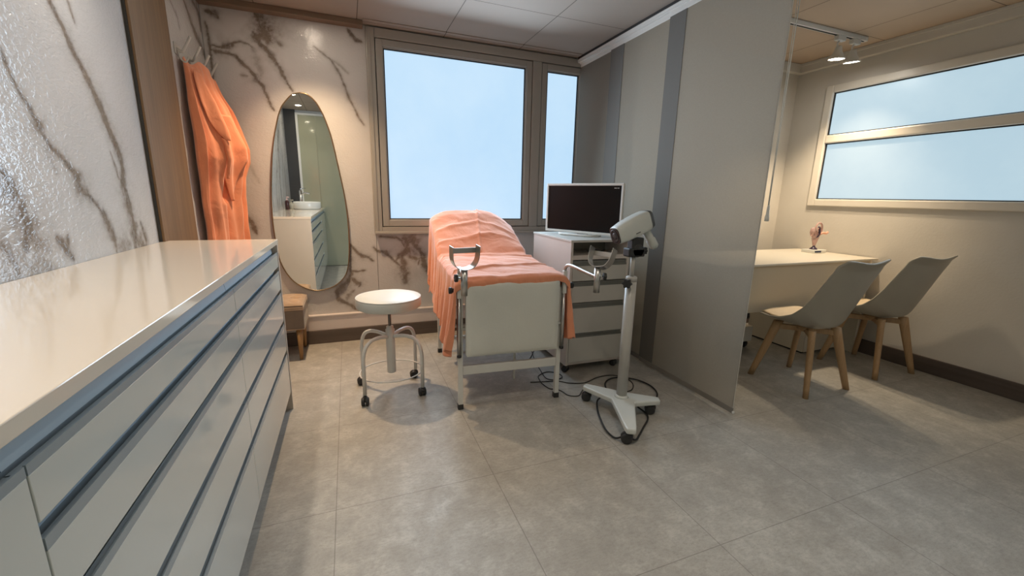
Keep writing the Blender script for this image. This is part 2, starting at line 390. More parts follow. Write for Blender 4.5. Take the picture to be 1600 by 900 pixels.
VEINS_BACK = [
  ([(-0.827, 2.197), (-0.777, 2.192), (-0.719, 2.185), (-0.678, 2.171), (-0.642, 2.138), (-0.606, 2.105), (-0.578, 2.071), (-0.556, 2.026), (-0.528, 1.991), (-0.514, 1.944), (-0.5, 1.897), (-0.473, 1.835)], 0.007, 1),
  ([(-0.826, 2.201), (-0.769, 2.195), (-0.719, 2.188)], 0.018, 0.8),
  ([(-0.577, 2.081), (-0.549, 2.008)], 0.018, 0.7),
  ([(-0.823, 2.233), (-0.782, 2.225), (-0.74, 2.231), (-0.698, 2.259), (-0.65, 2.275), (-0.599, 2.268), (-0.574, 2.249)], 0.006, 0.7),
  ([(-0.766, 2.223), (-0.703, 2.254)], 0.022, 0.8),
  ([(-0.535, 2.468), (-0.509, 2.422), (-0.502, 2.36), (-0.527, 2.283), (-0.494, 2.25), (-0.471, 2.216), (-0.438, 2.173), (-0.406, 2.12), (-0.383, 2.069), (-0.359, 2.019), (-0.33, 1.973)], 0.009, 1),
  ([(-0.518, 2.466), (-0.48, 2.409), (-0.468, 2.346), (-0.463, 2.301)], 0.05, 0.8),
  ([(-0.547, 2.353), (-0.527, 2.283)], 0.02, 0.8),
  ([(-0.454, 2.403), (-0.424, 2.334), (-0.392, 2.283)], 0.02, 0.6),
  ([(-0.574, 2.249), (-0.554, 2.186), (-0.542, 2.122), (-0.539, 2.066)], 0.022, 0.35),
  ([(-0.464, 2.235), (-0.43, 2.165)], 0.012, 0.6),
  ([(-0.166, 2.304), (-0.11, 2.268), (-0.063, 2.24), (-0.027, 2.185), (-0.0, 2.128), (0.022, 2.07), (0.043, 2.0), (0.08, 1.921), (0.118, 1.84), (0.157, 1.779)], 0.006, 0.7),
  ([(-0.063, 2.24), (0.004, 2.198), (0.062, 2.15)], 0.006, 0.4),
  ([(0.044, 2.011), (0.099, 1.881)], 0.008, 0.4),
  ([(0.071, 2.463), (0.099, 2.428), (0.128, 2.398), (0.168, 2.389)], 0.008, 1),
  ([(-0.833, 2.434), (-0.792, 2.436), (-0.77, 2.409)], 0.018, 0.9),
  ([(-0.84, 2.372), (-0.834, 2.276), (-0.833, 2.105), (-0.832, 1.968)], 0.006, 0.8),
  ([(-0.655, 2.058), (-0.619, 2.059)], 0.008, 0.5),
  ([(-0.009, 0.829), (0.023, 0.786), (0.061, 0.748), (0.099, 0.729), (0.147, 0.715), (0.178, 0.688)], 0.008, 1),
  ([(0.183, 0.804), (0.206, 0.773), (0.263, 0.759), (0.295, 0.737), (0.327, 0.705), (0.367, 0.664), (0.4, 0.637)], 0.008, 1),
  ([(0.288, 0.763), (0.311, 0.719)], 0.012, 0.8),
  ([(0.446, 0.464), (0.444, 0.545), (0.43, 0.626), (0.423, 0.68)], 0.03, 0.9),
  ([(0.427, 0.653), (0.42, 0.724), (0.455, 0.741), (0.466, 0.811), (0.468, 0.88)], 0.022, 0.9),
  ([(0.442, 0.872), (0.51, 0.853), (0.552, 0.809)], 0.035, 0.9),
  ([(0.526, 0.827), (0.569, 0.782), (0.593, 0.719), (0.6, 0.647), (0.626, 0.591), (0.678, 0.525)], 0.014, 1),
  ([(0.482, 0.784), (0.48, 0.713), (0.531, 0.685), (0.593, 0.701)], 0.014, 0.7),
  ([(0.482, 0.784), (0.533, 0.747), (0.576, 0.719)], 0.035, 0.45),
  ([(0.547, 0.64), (0.566, 0.693)], 0.008, 0.7),
  ([(0.368, 0.682), (0.412, 0.733)], 0.014, 0.8),
  ([(0.236, 0.883), (0.309, 0.881), (0.375, 0.877), (0.425, 0.855), (0.44, 0.794)], 0.007, 0.8),
  ([(-0.017, 0.627), (-0.012, 0.576), (-0.039, 0.517), (-0.089, 0.468), (-0.123, 0.427), (-0.127, 0.366), (-0.074, 0.336), (-0.028, 0.306), (0.018, 0.267), (0.057, 0.237)], 0.01, 1),
  ([(-0.03, 0.542), (-0.074, 0.467), (-0.116, 0.409)], 0.035, 0.6),
  ([(-0.014, 0.541), (0.023, 0.496), (0.063, 0.494), (0.05, 0.469)], 0.01, 0.9),
  ([(-0.003, 0.605), (0.045, 0.597), (0.109, 0.605)], 0.008, 0.8),
  ([(0.004, 0.436), (-0.046, 0.396), (-0.065, 0.353)], 0.014, 0.6),
  ([(-0.009, 0.829), (-0.011, 0.729), (-0.013, 0.627)], 0.01, 0.7),
  ([(-0.769, 1.111), (-0.72, 1.048), (-0.683, 0.991), (-0.662, 0.917)], 0.012, 0.9),
  ([(-0.699, 1.53), (-0.655, 1.426), (-0.611, 1.303)], 0.008, 0.25),
]
MIRROR = [(-0.288, 1.97), (-0.239, 1.963), (-0.191, 1.924), (-0.16, 1.874), (-0.13, 1.805), (-0.094, 1.681), (-0.068, 1.534), (-0.042, 1.365), (-0.023, 1.229), (-0.009, 1.051), (-0.009, 0.847), (-0.023, 0.681), (-0.052, 0.577), (-0.115, 0.505), (-0.194, 0.467), (-0.289, 0.456), (-0.378, 0.489), (-0.462, 0.566), (-0.522, 0.699), (-0.542, 0.857), (-0.549, 1.011), (-0.544, 1.181), (-0.529, 1.347), (-0.509, 1.511), (-0.486, 1.636), (-0.454, 1.761), (-0.422, 1.851), (-0.384, 1.906), (-0.339, 1.953)]

# ================================================================== SETTING
fl = MB()
fl.box((XL-.1, YF-.1, -.05), (XR+.1, YB+.1, 0)); struct(fl.build('floor', 'floor'))
c = MB().box((XL-.1, YF-.1, H), (XC, YB+.1, H+.05)).box((XC, YF-.1, H), (XR+.1, YB+.1, H+.05), mi=1)
struct(c.build('ceiling', ['ceil', 'ceil_r']))

def vnoise(x, y, s, seed):
    """smooth value noise on numpy arrays"""
    rng = np.random.RandomState(seed); T = rng.rand(64, 64)*2-1
    x = x*s; y = y*s; xi = np.floor(x).astype(int); yi = np.floor(y).astype(int); u = x-xi; v = y-yi
    u = u*u*(3-2*u); v = v*v*(3-2*v); g = lambda a, b: T[a % 64, b % 64]
    return (g(xi, yi)*(1-u)+g(xi+1, yi)*u)*(1-v)+(g(xi, yi+1)*(1-u)+g(xi+1, yi+1)*u)*v
def vein_field(U, V, veins):
    out = np.zeros_like(U)
    du = .013*vnoise(U, V, 9, 1)+.007*vnoise(U, V, 24, 2)+.004*vnoise(U, V, 61, 3)
    dv = .013*vnoise(U, V, 9, 4)+.007*vnoise(U, V, 24, 5)+.004*vnoise(U, V, 61, 6)
    gran = .5+.5*vnoise(U, V, 34, 7)*.8+.25*vnoise(U, V, 80, 8)
    for pts, w, s in veins:
        k = min(1, .35+w*18); A = U+du*k; B = V+dv*k
        P_ = np.array(pts); seg = np.hypot(*(P_[1:]-P_[:-1]).T); cum = np.concatenate([[0], np.cumsum(seg)]); tot = cum[-1]
        lo = np.min(np.array(pts), 0)-4*w-.06; hi = np.max(np.array(pts), 0)+4*w+.06
        m = (U > lo[0]) & (U < hi[0]) & (V > lo[1]) & (V < hi[1])
        a_, b_ = A[m], B[m]; dd = np.full(a_.shape, 9.); tt = np.zeros_like(a_)
        for q_, ((x0, y0), (x1, y1)) in enumerate(zip(pts, pts[1:])):
            ex, ey = x1-x0, y1-y0; t = np.clip(((a_-x0)*ex+(b_-y0)*ey)/(ex*ex+ey*ey+1e-9), 0, 1)
            dn = np.hypot(a_-x0-t*ex, b_-y0-t*ey); nr = dn < dd; dd = np.where(nr, dn, dd); tt = np.where(nr, (cum[q_]+t*seg[q_])/tot, tt)
        along = .5+.5*np.sin(tt*tot*23+w*900)*np.sin(tt*tot*9+2)
        ww = np.maximum(max(w*1.0, .0068)*(.45+.55*np.sin(tt*PI)**.6)*(.45+.75*np.clip(gran[m], 0, 1.3)+.45*along), .0045)
        core = np.exp(-(dd/ww)**2)*s; halo = np.exp(-(dd/(ww*2.8))**2)*s*.38
        if w > .017: core = core*np.clip(gran[m]*1.1+.38, 0, 1)
        out[m] = np.maximum(out[m], core+halo)
    return np.clip(out, 0, 1)
def marble_wall(name, axis, const, thick, us, vs_, veins, hole=None):
    """a grid wall in the plane axis=const, with joints and an opening; vein strength is a vertex attribute"""
    us = np.array(us); vs_ = np.array(vs_); nu, nv = len(us), len(vs_)
    U, V = np.meshgrid(us, vs_, indexing='ij'); f = vein_field(U, V, veins)
    co = np.zeros((nu*nv, 3)); co[:, axis] = const; co[:, 1-axis] = U.ravel(); co[:, 2] = V.ravel()
    i, j = np.meshgrid(np.arange(nu-1), np.arange(nv-1), indexing='ij'); i = i.ravel(); j = j.ravel()
    if hole is not None:
        uc, vc = (us[i]+us[i+1])/2, (vs_[j]+vs_[j+1])/2
        k = ~((uc > hole[0]) & (uc < hole[1]) & (vc > hole[2]) & (vc < hole[3])); i, j = i[k], j[k]
    q = np.stack([i*nv+j, (i+1)*nv+j, (i+1)*nv+j+1, i*nv+j+1], 1)
    if axis == 0: q = q[:, ::1]
    me = bpy.data.meshes.new(name); me.vertices.add(len(co)); me.vertices.foreach_set('co', co.ravel())
    me.loops.add(q.size); me.loops.foreach_set('vertex_index', q.ravel().astype(np.int32))
    me.polygons.add(len(q)); me.polygons.foreach_set('loop_start', np.arange(0, q.size, 4, dtype=np.int32))
    me.update(calc_edges=True)
    at = me.attributes.new('vein', 'FLOAT', 'POINT'); at.data.foreach_set('value', f.ravel().astype(np.float32))
    me.materials.append(M['marble']); o = bpy.data.objects.new(name, me); C.objects.link(o)
    s = o.modifiers.new('thickness', 'SOLIDIFY'); s.thickness = thick; s.offset = -1
    return struct(o)
extra = []
rv = random.Random(11)
for k in range(7):     # veins on the stretch of wall seen only in the mirror
    y, z = rv.uniform(-.4, 1.2), rv.uniform(1.6, 2.5); pts = [(y, z)]
    for q in range(6): y += rv.uniform(-.02, .16); z -= rv.uniform(.08, .24); pts.append((round(y, 3), round(z, 3)))
    extra.append((pts, rv.choice([.008, .012, .03]), rv.uniform(.5, .9)))
ys = sorted(set(np.round(np.concatenate([np.arange(YF, 1.0, .02), np.arange(1.0, YB, .0065), [YB]]), 4)))
zs = sorted(set(np.round(np.concatenate([[0, .5, .8], np.arange(.9, H, .0065), [H]]), 4)))
marble_wall('wall_left', 0, XL, .10, ys, zs, [(p, w*(1.7 if w < .0145 else 1.15), s) for p, w, s in VEINS_LEFT]+extra)
WX0, WX1, WZ0, WZ1 = .20, XC+.06, .918, 2.492      # opening of the large window
xs = sorted(set(np.round(np.concatenate([np.arange(XL, XC+.06, .0068), [WX0, XC+.06]]), 4)))
zs = sorted(set(np.round(np.concatenate([[0, .1], np.arange(.2, H, .0068), [WZ0, WZ1, H]]), 4)))
marble_wall('wall_back', 1, YB, .12, xs, zs, [(p, w*(1.35 if w < .0145 else 1.1), s) for p, w, s in VEINS_BACK], (WX0, WX1, WZ0, WZ1))
# joint strip between the marble panels under the window
struct(bx('trim_1', (.208, YB-.0015, .24), (.2105, YB, .918), 'gap'))

# right-hand room
struct(bx('wall_back_right', (XC+.07, YR, 0), (XR, YR+.1, H), 'wall'))
struct(bx('wall_side', (XC+.06, YR, 0), (XC+.16, YB+.12, H), 'wall'))
RW = (1.42, 2.72, 1.235, 2.275)   # opening of the right window  y0,y1,z0,z1
y0r, y1r = .2, 2.735
m = MB(); m.box((XR, YF, 0), (XR+.1, y0r, H)); m.box((XR, y1r, 0), (XR+.1, YR+.1, H))
m.box((XR, y0r, 0), (XR+.1, y1r, 1.228)); m.box((XR, y0r, 2.262), (XR+.1, y1r, H)); struct(m.build('wall_right', 'wall'))
# front wall, seen in the mirror: dark upright, white frame, grey-green glass
m = MB(); m.box((XL-.1, YF-.1, 0), (XR+.1, YF, H)); struct(m.build('wall_front', 'wall'))
struct(bx('trim_2', (XL, YF, 0), (-.70, YF+.04, H), 'darkcol'))
dr = MB().box((-.70, YF, 0), (-.668, YF+.05, 2.47)).box((1.70, YF, 0), (1.74, YF+.05, 2.47)).box((-.668, YF, 2.44), (1.70, YF+.05, 2.47)).build('door_1', 'rail'); struct(dr)
for a, b in ((-.668, -.4145), (-.4115, .5), (.503, 1.70)): bx('glass_panel', (a, YF+.005, .01), (b, YF+.03, 2.44), 'green', dr)
# wooden upright on the left wall
m = MB().box((XL, 2.508, .0), (XL+.022, 2.985, H), .002); m.box((XL, 2.500, 0), (XL+.012, 2.508, H), 0, 1)
struct(m.build('trim_3', ['wood', 'gap']))
# crown moulding over the marble, perimeter strip of the ceiling
struct(MB().box((XL, 3.635, 2.472), (.18, YB, H-.001), .003).build('trim_4', 'crown'))
struct(bx('trim_5', (.18, 3.60, H-.006), (XC-.04, YB, H-.001), 'ceil'))
# skirtings
m = MB().box((XL, YB-.035, .113), (XC, YB, .236), .004).box((XL, YB-.042, .232), (XC, YB, .246), .004); struct(m.build('trim_6', 'ledge'))
struct(MB().box((XL, YB-.045, 0), (XC, YB, .113), .002).build('baseboard_back', 'dark_base'))
struct(MB().box((XR-.018, YF, 0), (XR, YR, .118), .002).build('baseboard_right', 'dark_base_y'))
struct(MB().box((XC+.16, YR-.018, 0), (XR-.018, YR, .118), .002).build('baseboard_back_right', 'dark_base'))
# coving of the right room
m = MB().box((XR-.05, YF, 2.43), (XR, YR, H-.001), .004).box((XR-.062, YF, 2.486), (XR-.05, YR, H-.001), .002)
m.box((XC+.16, YR-.05, 2.43), (XR-.05, YR, H-.001), .004); struct(m.build('trim_7', 'wall'))

# large window
win = struct(bx('window_1', (WX0, YB+.055, WZ0), (WX1, YB+.06, WZ1), 'gasket'))
def frame_xz(b, x0, x1, z0, z1, wdt, ya, yb, bev=.003, mi=0):
    b.box((x0, ya, z0), (x0+wdt, yb, z1), bev, mi); b.box((x1-wdt, ya, z0), (x1, yb, z1), bev, mi)
    b.box((x0+wdt, ya, z0), (x1-wdt, yb, z0+wdt), bev, mi); b.box((x0+wdt, ya, z1-wdt), (x1-wdt, yb, z1), bev, mi)
b = MB(); b.box((WX0, YB-.03, WZ0), (.262, YB+.05, WZ1), .004); b.box((.262, YB-.03, 2.425), (WX1, YB+.05, WZ1), .004)
b.box((.262, YB-.03, WZ0), (WX1, YB+.05, .972), .004); b.box((1.603, YB-.03, .972), (1.690, YB+.05, 2.425), .004)
b.box((WX0+.015, YB-.036, WZ0+.01), (WX0+.03, YB-.03, WZ1-.01)); b.box((WX0, YB-.05, WZ0-.006), (WX1, YB-.02, WZ0+.016), .004)
b.build('frame', 'alu', win)
for x0, x1, px1 in ((.268, 1.598, 1.540), (1.695, WX1-.005, WX1-.06)):
    sa = MB(); frame_xz(sa, x0, x1, .978, 2.420, .050, YB-.022, YB+.045)
    frame_xz(sa, x0+.045, x1-.045, 1.023, 2.375, .014, YB-.010, YB+.04)
    so = sa.build('sash', 'alu', win)
    g = MB(); frame_xz(g, x0+.056, x1-.056, 1.034, 2.364, .010, YB-.003, YB+.03, 0); g.build('gasket', 'gasket', so)
    bx('frosted_pane', (x0+.062, YB+.012, 1.040), (x1-.062, YB+.022, 2.358), 'pane', win)

# right window: two stacked panes in a white frame on the wall
w2 = struct(bx('window_2', (XR+.055, y0r, 1.23), (XR+.06, y1r, 2.26), 'gasket'))
b = MB(); xa, xb = XR-.022, XR+.05
def frame_yz(b, y0, y1, z0, z1, wdt, xa, xb, bev=.003):
    b.box((xa, y0, z0), (xb, y0+wdt, z1), bev); b.box((xa, y1-wdt, z0), (xb, y1, z1), bev)
    b.box((xa, y0+wdt, z0), (xb, y1-wdt, z0+wdt), bev); b.box((xa, y0+wdt, z1-wdt), (xb, y1-wdt, z1), bev)
frame_yz(b, y0r, y1r, 1.222, 2.268, .064, xa, xb, .008)
b.box((xa, y0r+.064, 1.775), (xb, y1r-.064, 1.845), .01)
b.build('frame', 'alu_w', w2)
for z0, z1 in ((1.286, 1.775), (1.845, 2.204)):
    g = MB(); frame_yz(g, y0r+.062, y1r-.062, z0-.002, z1+.002, .010, XR+.002, XR+.03, 0); g.build('gasket', 'gasket', w2)
    bx('frosted_pane', (XR+.014, y0r+.07, z0), (XR+.022, y1r-.07, z1), 'pane2', w2)

# ================================================================== SLIDING FABRIC PANELS
rail = thing('curtain_rail', 'long white ceiling rail carrying the grey sliding fabric panels', 'rail', (XC, 2.2, H))
b = MB(); b.box((-.035, -1.0, -.052), (.035, 1.49, -.03), .002); b.box((-.038, -1.0, -.036), (-.022, 1.49, -.024), .002); b.box((-.012, -1.0, -.06), (.0, 1.49, -.05), .002); b.build('rail_profile', 'rail', rail)
MB().box((-.03, -1.0, -.03), (.03, 1.49, -.001)).build('mounting_channel', 'rail_dark', rail)
def panel(x, ya, yb, label, band=.0):
    t = thing('sliding_panel', label, 'panel curtain', (x, (ya+yb)/2, .02), group='sliding fabric panels on the rail')
    hw = (yb-ya)/2; zt = 2.425
    f = MB().grid(lambda u, v: (-.004+.0015*math.sin(7*v+x*40)*math.sin(3*u+1)*(1-v), -hw+2*hw*u, .03+v*(zt-.03)), 14, 40).build('fabric', 'fabric', t)
    if band: MB().box((-.0068, hw-band, .034), (-.0052, hw, zt-.02)).build('overlap_shade', 'fabric_shade_hem', t)  # added strip: shade of the doubled cloth layers put in as colour
    MB().box((-.002, -hw, .03), (.002, -hw+.0035, zt)).build('hem', 'rail' if band == .15 else 'fabric_shade_hem', t)
    MB().box((-.005, -hw, .0), (.005, hw, .034), .002).build('weight_bar', 'bar', t)
    MB().box((-.006, -hw, zt-.02), (.006, hw, zt+.018), .002).build('panel_carrier', 'rail', t)
    MB().cyl((-.004, -hw-.006, .008), (.004, -hw-.006, .008), .008, n=12).build('end_cap', 'white_pl', t)
    return t
panel(XC+.006, 2.995, 3.69, 'furthest grey fabric panel, against the large window')
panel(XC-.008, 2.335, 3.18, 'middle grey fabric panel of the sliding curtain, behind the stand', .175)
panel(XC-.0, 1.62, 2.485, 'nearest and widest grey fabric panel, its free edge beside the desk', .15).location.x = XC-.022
# control cord, hanging from the rail
cord = MB().tube([(.010, -.588, -.05), (.010, -.588, -1.28)], .0022, 8).tube([(.010, -.574, -.05), (.010, -.584, -1.28)], .0016, 8).box((-.01, -.60, -.062), (.03, -.565, -.05), .002).build('control_cord', 'white_pl', rail)
MB().lathe([(0, 1.148-H), (.011, 1.15-H), (.011, 1.175-H), (.008, 1.18-H), (.006, 1.225-H), (.003, 1.235-H), (0, 1.235-H)], (.010, -.588, 0), n=16).build('cord_weight', 'white_pl', cord)

# ================================================================== LONG CABINET
XFc = -.372
wt = MB().box((XL+.002, YF+.05, .970), (XFc+.006, 2.562, .996), .002).build('worktop', 'top')
tag(wt, 'long glossy cream worktop over the drawer units on the left', 'worktop')
SL = [(.970, .928, .914), (.848, .826, .808), (.722, .704, .688), (.545, .524, .506), (.370, .346, .330)]   # slot top, lip top, lip bottom
def gola(parent, y0, y1, zs_, zl, zb):
    """recessed finger channel: sloped back, small inner step and front lip"""
    b = MB()
    b.prism([(-.020, zb), (-.0, zb), (-.0, zl), (-.003, zl), (-.004, zb+.004), (-.020, zb+.004)], y0, y1, 0, 0,
            Matrix(((1, 0, 0, 0), (0, 0, 1, 0), (0, 1, 0, 0), (0, 0, 0, 1))))
    h = b.build('drawer_handle', 'gola', parent)
    return h
def unit(y0, y1, label, drawers=True):
    t = thing('drawer_cabinet' if drawers else 'sink_cabinet', label, 'cabinet', (XFc, (y0+y1)/2, 0)); hy = (y1-y0)/2
    b = MB(); D = XL-XFc+.004; g = .0015
    b.box((D, -hy, .10), (-.045, -hy+.018, .966)); b.box((D, hy-.018, .10), (-.045, hy, .966)); b.box((D, -hy+.018, .10), (-.045, hy-.018, .118))
    b.box((D, -hy+.018, .118), (D+.01, hy-.018, .966)); b.box((D, -hy, .0), (-.06, hy, .10), mi=1)
    b.build('carcass', ['gloss', 'gap'], t)
    # aluminium channel backs of the slots
    for k, (s0, l0, l1) in enumerate(SL if drawers else SL[:1]):
        c = MB(); T = Matrix(((1, 0, 0, 0), (0, 0, 1, 0), (0, 1, 0, 0), (0, 0, 0, 1)))
        c.prism([(-.042, l1-.02), (-.036, l1-.02), (-.022, l0-.004), (-.026, l0+(s0-l0)*.45), (-.024, s0-.002), (-.042, s0-.002)], -hy+g, hy-g, 0, 0, T)
        c.build('finger_channel', 'gola_dark', t)
    zz = [s[2] for s in SL]+[.112]
    rows = [(SL[k][2], (SL[k+1][0] if k < 4 else .112)) for k in range(5)] if drawers else [(SL[0][2], .112)]
    for zt, zb in rows:
        f = MB().box((-.020, -hy+g, zb+.0005), (0, hy-g, zt-.0005), .0012).build('drawer' if drawers else 'door', 'gloss', t)
        l = [s for s in SL if s[2] == zt][0]
        gola(f, -hy+g, hy-g, *l)
    return t
unit(1.593, 2.540, 'white drawer unit at the far end of the long cabinet, by the hanging robe')
unit(.607, 1.593, 'middle white drawer unit of the long cabinet, wide drawers in full view')
unit(-.37, .607, 'nearest white base unit under the worktop, door instead of drawers', False)
e = MB().box((XL+.003, 2.541, 0), (XFc+.003, 2.560, .969), .001).build('end_panel', 'end'); tag(e, 'cream panel closing the far end of the long cabinet', 'panel')

# basin, tap and bottles on the worktop (seen in the mirror)
t = thing('vessel_basin', 'round white porcelain basin standing on the worktop, seen in the mirror', 'basin', (-.565, .42, .996))
MB().lathe([(0, 0), (.165, 0), (.18, .01), (.186, .03), (.186, .105), (.180, .11), (.174, .105), (.168, .04), (.12, .02), (0, .015)], n=48).build('bowl', 'porcelain', t)
MB().lathe([(0, .0), (.02, 0), (.022, .004), (0, .006)], (0, 0, .015), 16).build('drain', 'chrome', t)
t = thing('basin_tap', 'tall chrome tap behind the round basin, seen in the mirror', 'tap', (-.66, .19, .996))
MB().lathe([(0, 0), (.026, 0), (.026, .01), (.021, .014), (.021, .27), (.0, .275)], n=24).build('tap_body', 'chrome', t)
MB().tube(smoothpath([(0, 0, .20), (.06, .03, .235), (.13, .07, .225)]), .013, 12).build('spout', 'chrome', t)
MB().tube([(0, 0, .275), (.0, 0, .295), (.07, -.02, .305)], .007, 10).build('lever', 'chrome', t)
for x, y, h, m_, mp, lab in ((-.80, .66, .15, 'darkred', 'pinkpl', 'dark soap bottle with pink pump on the worktop, seen in the mirror'),
                             (-.755, .60, .11, 'beigepl', 'beigepl', 'small beige pump bottle beside the dark one, seen in the mirror')):
    t = thing('soap_dispenser', lab, 'bottle', (x, y, .996)); r = .028
    MB().lathe([(0, 0), (r, 0), (r, h*.75), (r*.5, h*.85), (r*.4, h*.88), (0, h*.88)], n=24).build('bottle_body', m_, t)
    MB().lathe([(0, h*.88), (.012, h*.88), (.012, h), (.004, h), (.004, h+.02), (0, h+.02)], n=16).tube([(-.008, 0, h+.024), (.03, 0, h+.022)], .006, 10).build('pump', mp, t)

# ================================================================== MIRROR
t = thing('wall_mirror', 'tall egg-shaped mirror with a thin bronze rim, on the marble wall', 'mirror', (-.27, YB, .45))
cx = -.27; out = smoothpath([(x-cx, z-.45, 0) for x, z in MIRROR]+[(MIRROR[0][0]-cx, MIRROR[0][1]-.45, 0)], 4)[:-1]
T = Matrix(((1, 0, 0, 0), (0, 0, -1, 0), (0, 1, 0, 0), (0, 0, 0, 1)))
MB().prism([(p.x, p.y) for p in out], .010, .0235, 0, 0, T).build('mirror_glass', 'mirror', t)
MB().prism([(p.x*.96, .76+(p.y-.76)*.97) for p in out], .0, .010, 0, 0, T).build('backing', 'gap', t)
MB().tube([(p.x, -.020, p.y) for p in out], .0055, 8, closed=True).build('rim', 'brass', t)

# ================================================================== TUFTED BENCH
t = thing('tufted_bench', 'beige tufted velvet stool with wooden legs under the mirror', 'stool', (-.60, 3.50, 0))
def cushion(u, v):
    a, b_ = (u-.5)*2, (v-.5)*2; k = (1-abs(a)**6)*(1-abs(b_)**6)
    z = .434+.030*k**.5
    for i in range(4):
        for j in range(3):
            d = math.hypot((a-(-.75+.5*i))*.25, (b_-(-.6+.6*j))*.17); z -= .024*math.exp(-(d/.024)**2)
    z -= .003*abs(math.sin((a*.25/.0625+b_*.17/.055)*PI/2))*abs(math.sin((a*.25/.0625-b_*.17/.055)*PI/2))*k
    return (a*.246, b_*.176, z-.006)
b = MB().grid(cushion, 50, 40); b.box((-.247, -.177, .395), (.247, .177, .424), .012, seg=3); b.build('cushion', 'tuft', t)
MB().box((-.245, -.175, .245), (.245, .175, .396), .008, seg=3).build('seat_box', 'tuft_side', t)
MB().tube([(-.248, -.178, .397), (.248, -.178, .397), (.248, .178, .397), (-.248, .178, .397)], .004, 8, closed=True).tube([(-.246, -.176, .247), (.246, -.176, .247), (.246, .176, .247), (-.246, .176, .247)], .004, 8, closed=True).build('piping', 'tuft', t)
for sx in (-1, 1):
    for sy in (-1, 1):
        MB().tube([(sx*.205, sy*.135, .246), (sx*.203, sy*.148, 0)], [.024, .012], 16).build('leg', 'legwood', t)

# ================================================================== STOOL
t = thing('swivel_stool', 'round white swivel stool on four bent legs with black castors', 'stool', (.202, 2.61, 0))
MB().lathe([(0, .560), (.17, .560), (.188, .564), (.196, .575), (.197, .612), (.193, .626), (.188, .630), (.12, .637), (0, .640)], n=64).build('seat', 'vinyl', t)
MB().tube([(.1935*math.cos(a), .1935*math.sin(a), .627) for a in np.linspace(0, 2*PI, 64, endpoint=False)], .0028, 6, closed=True).build('seat_piping', 'white', t)
MB().lathe([(0, .548), (.10, .548), (.16, .556), (.16, .561), (0, .561)], n=48).build('seat_plate', 'white', t)
MB().cyl((0, 0, .40), (0, 0, .552), .0095, n=16).build('threaded_rod', 'dsteel', t)
MB().lathe([(0, .128), (.026, .128), (.028, .132), (.028, .415), (.022, .42), (.022, .435), (.012, .44), (0, .44)], n=32).build('column', 'white', t)
for sx, sy in ((-1, -1), (1, -1), (-1, 1), (1, 1)):
    ex, ey = sx*.172, sy*.148
    p = smoothpath([(ex*.12, ey*.12, .372), (ex*.45, ey*.45, .385), (ex*.72, ey*.72, .380), (ex*.90, ey*.90, .350), (ex*.99, ey*.99, .29), (ex, ey, .22)], 6)+[Vector((ex, ey, .062))]
    MB().tube(p, .0115, 14).build('leg', 'white', t)
    caster(t, ex, ey, .064, .026, math.atan2(ey, ex)+.8*sx)
MB().tube([(.195*math.cos(a)*1.0, .178*math.sin(a), .135) for a in np.linspace(0, 2*PI, 64, endpoint=False)], .0042, 8, closed=True).build('foot_ring', 'white', t)

# ================================================================== EXAMINATION COUCH
bed = thing('examination_couch', 'white steel examination couch with leg section folded down, between stool and drawer trolley', 'couch', (.865, 2.205, 0), R(-4.2))
def leg(x, y, zt):
    o = MB().box((x-.014, y-.014, .028), (x+.014, y+.014, zt), .003).build('leg', 'white', bed)
    MB().box((x-.0165, y-.0165, 0), (x+.0165, y+.0165, .034), .003).build('foot_cap', 'black', o)
leg(-.307, 0, .70); leg(.307, 0, .70); leg(-.307, .955, .72); leg(.307, .955, .72)
MB().box((-.293, -.012, .218), (.293, .014, .272), .004).build('cross_bar', 'white', bed)
MB().box((-.293, .943, .10), (.293, .967, .128), .004).build('cross_bar', 'white', bed)
for x in (-.307, .307):
    MB().box((x-.014, -.014, .700), (x+.014, 1.16, .728), .003).build('side_rail', 'white', bed)
MB().tube([(-.29, .47, .715), (.29, .47, .715)], .013, 12).build('cross_tube', 'white', bed)
MB().tube([(-.28, .50, .36), (.28, .50, .36)], .011, 12).build('cross_tube', 'white', bed)
MB().tube([(-.10, .30, .70), (-.04, .62, .245)], .012, 12).build('strut', 'white', bed)
MB().tube([(.05, .08, .70), (.05, .08, .12)], .008, 12).build('strut', 'white', bed)
MB().tube([(-.23, -.005, .50), (-.30, -.005, .50)], .010, 12).build('pivot', 'white', bed)
MB().tube([(.285, -.02, .50), (.307, -.02, .50)], .008, 10).build('pivot', 'white', bed)
# cushions
MB().box((-.300, -.02, .728), (.300, .715, .795), .022, seg=4).build('seat_cushion', 'vinyl', bed, smooth=True)
def backplate(z0, z1, ins=0):
    b_ = []; w_, l = .225, .46
    b_ = [(-w_, .0), (w_, .0), (w_, l-.20)]+[(w_*math.cos(a)**.75 if math.cos(a) > 0 else 0, l-.20+.20*math.sin(a)) for a in np.linspace(.2, PI/2, 6)]
    b_ += [(-x, y) for x, y in b_[:2:-1][1:]]+[(-w_, l-.20)]
    return b_
Tb = Matrix.Translation((0, .735, .735)) @ Matrix.Rotation(R(35), 4, 'X')
MB().prism(backplate(0, 1), 0, .068, 0, .015, Tb).build('back_cushion', 'vinyl', bed, smooth=True)
for x in (-.25, .225): MB().box((x, .02, -.025), (x+.025, .46, 0), .002, mtx=Tb).build('back_frame', 'white', bed)
for x in (-.24, .24): MB().tube([(x, .955, .72), (x, 1.10, .965)], .009, 10).build('back_strut', 'steel', bed)
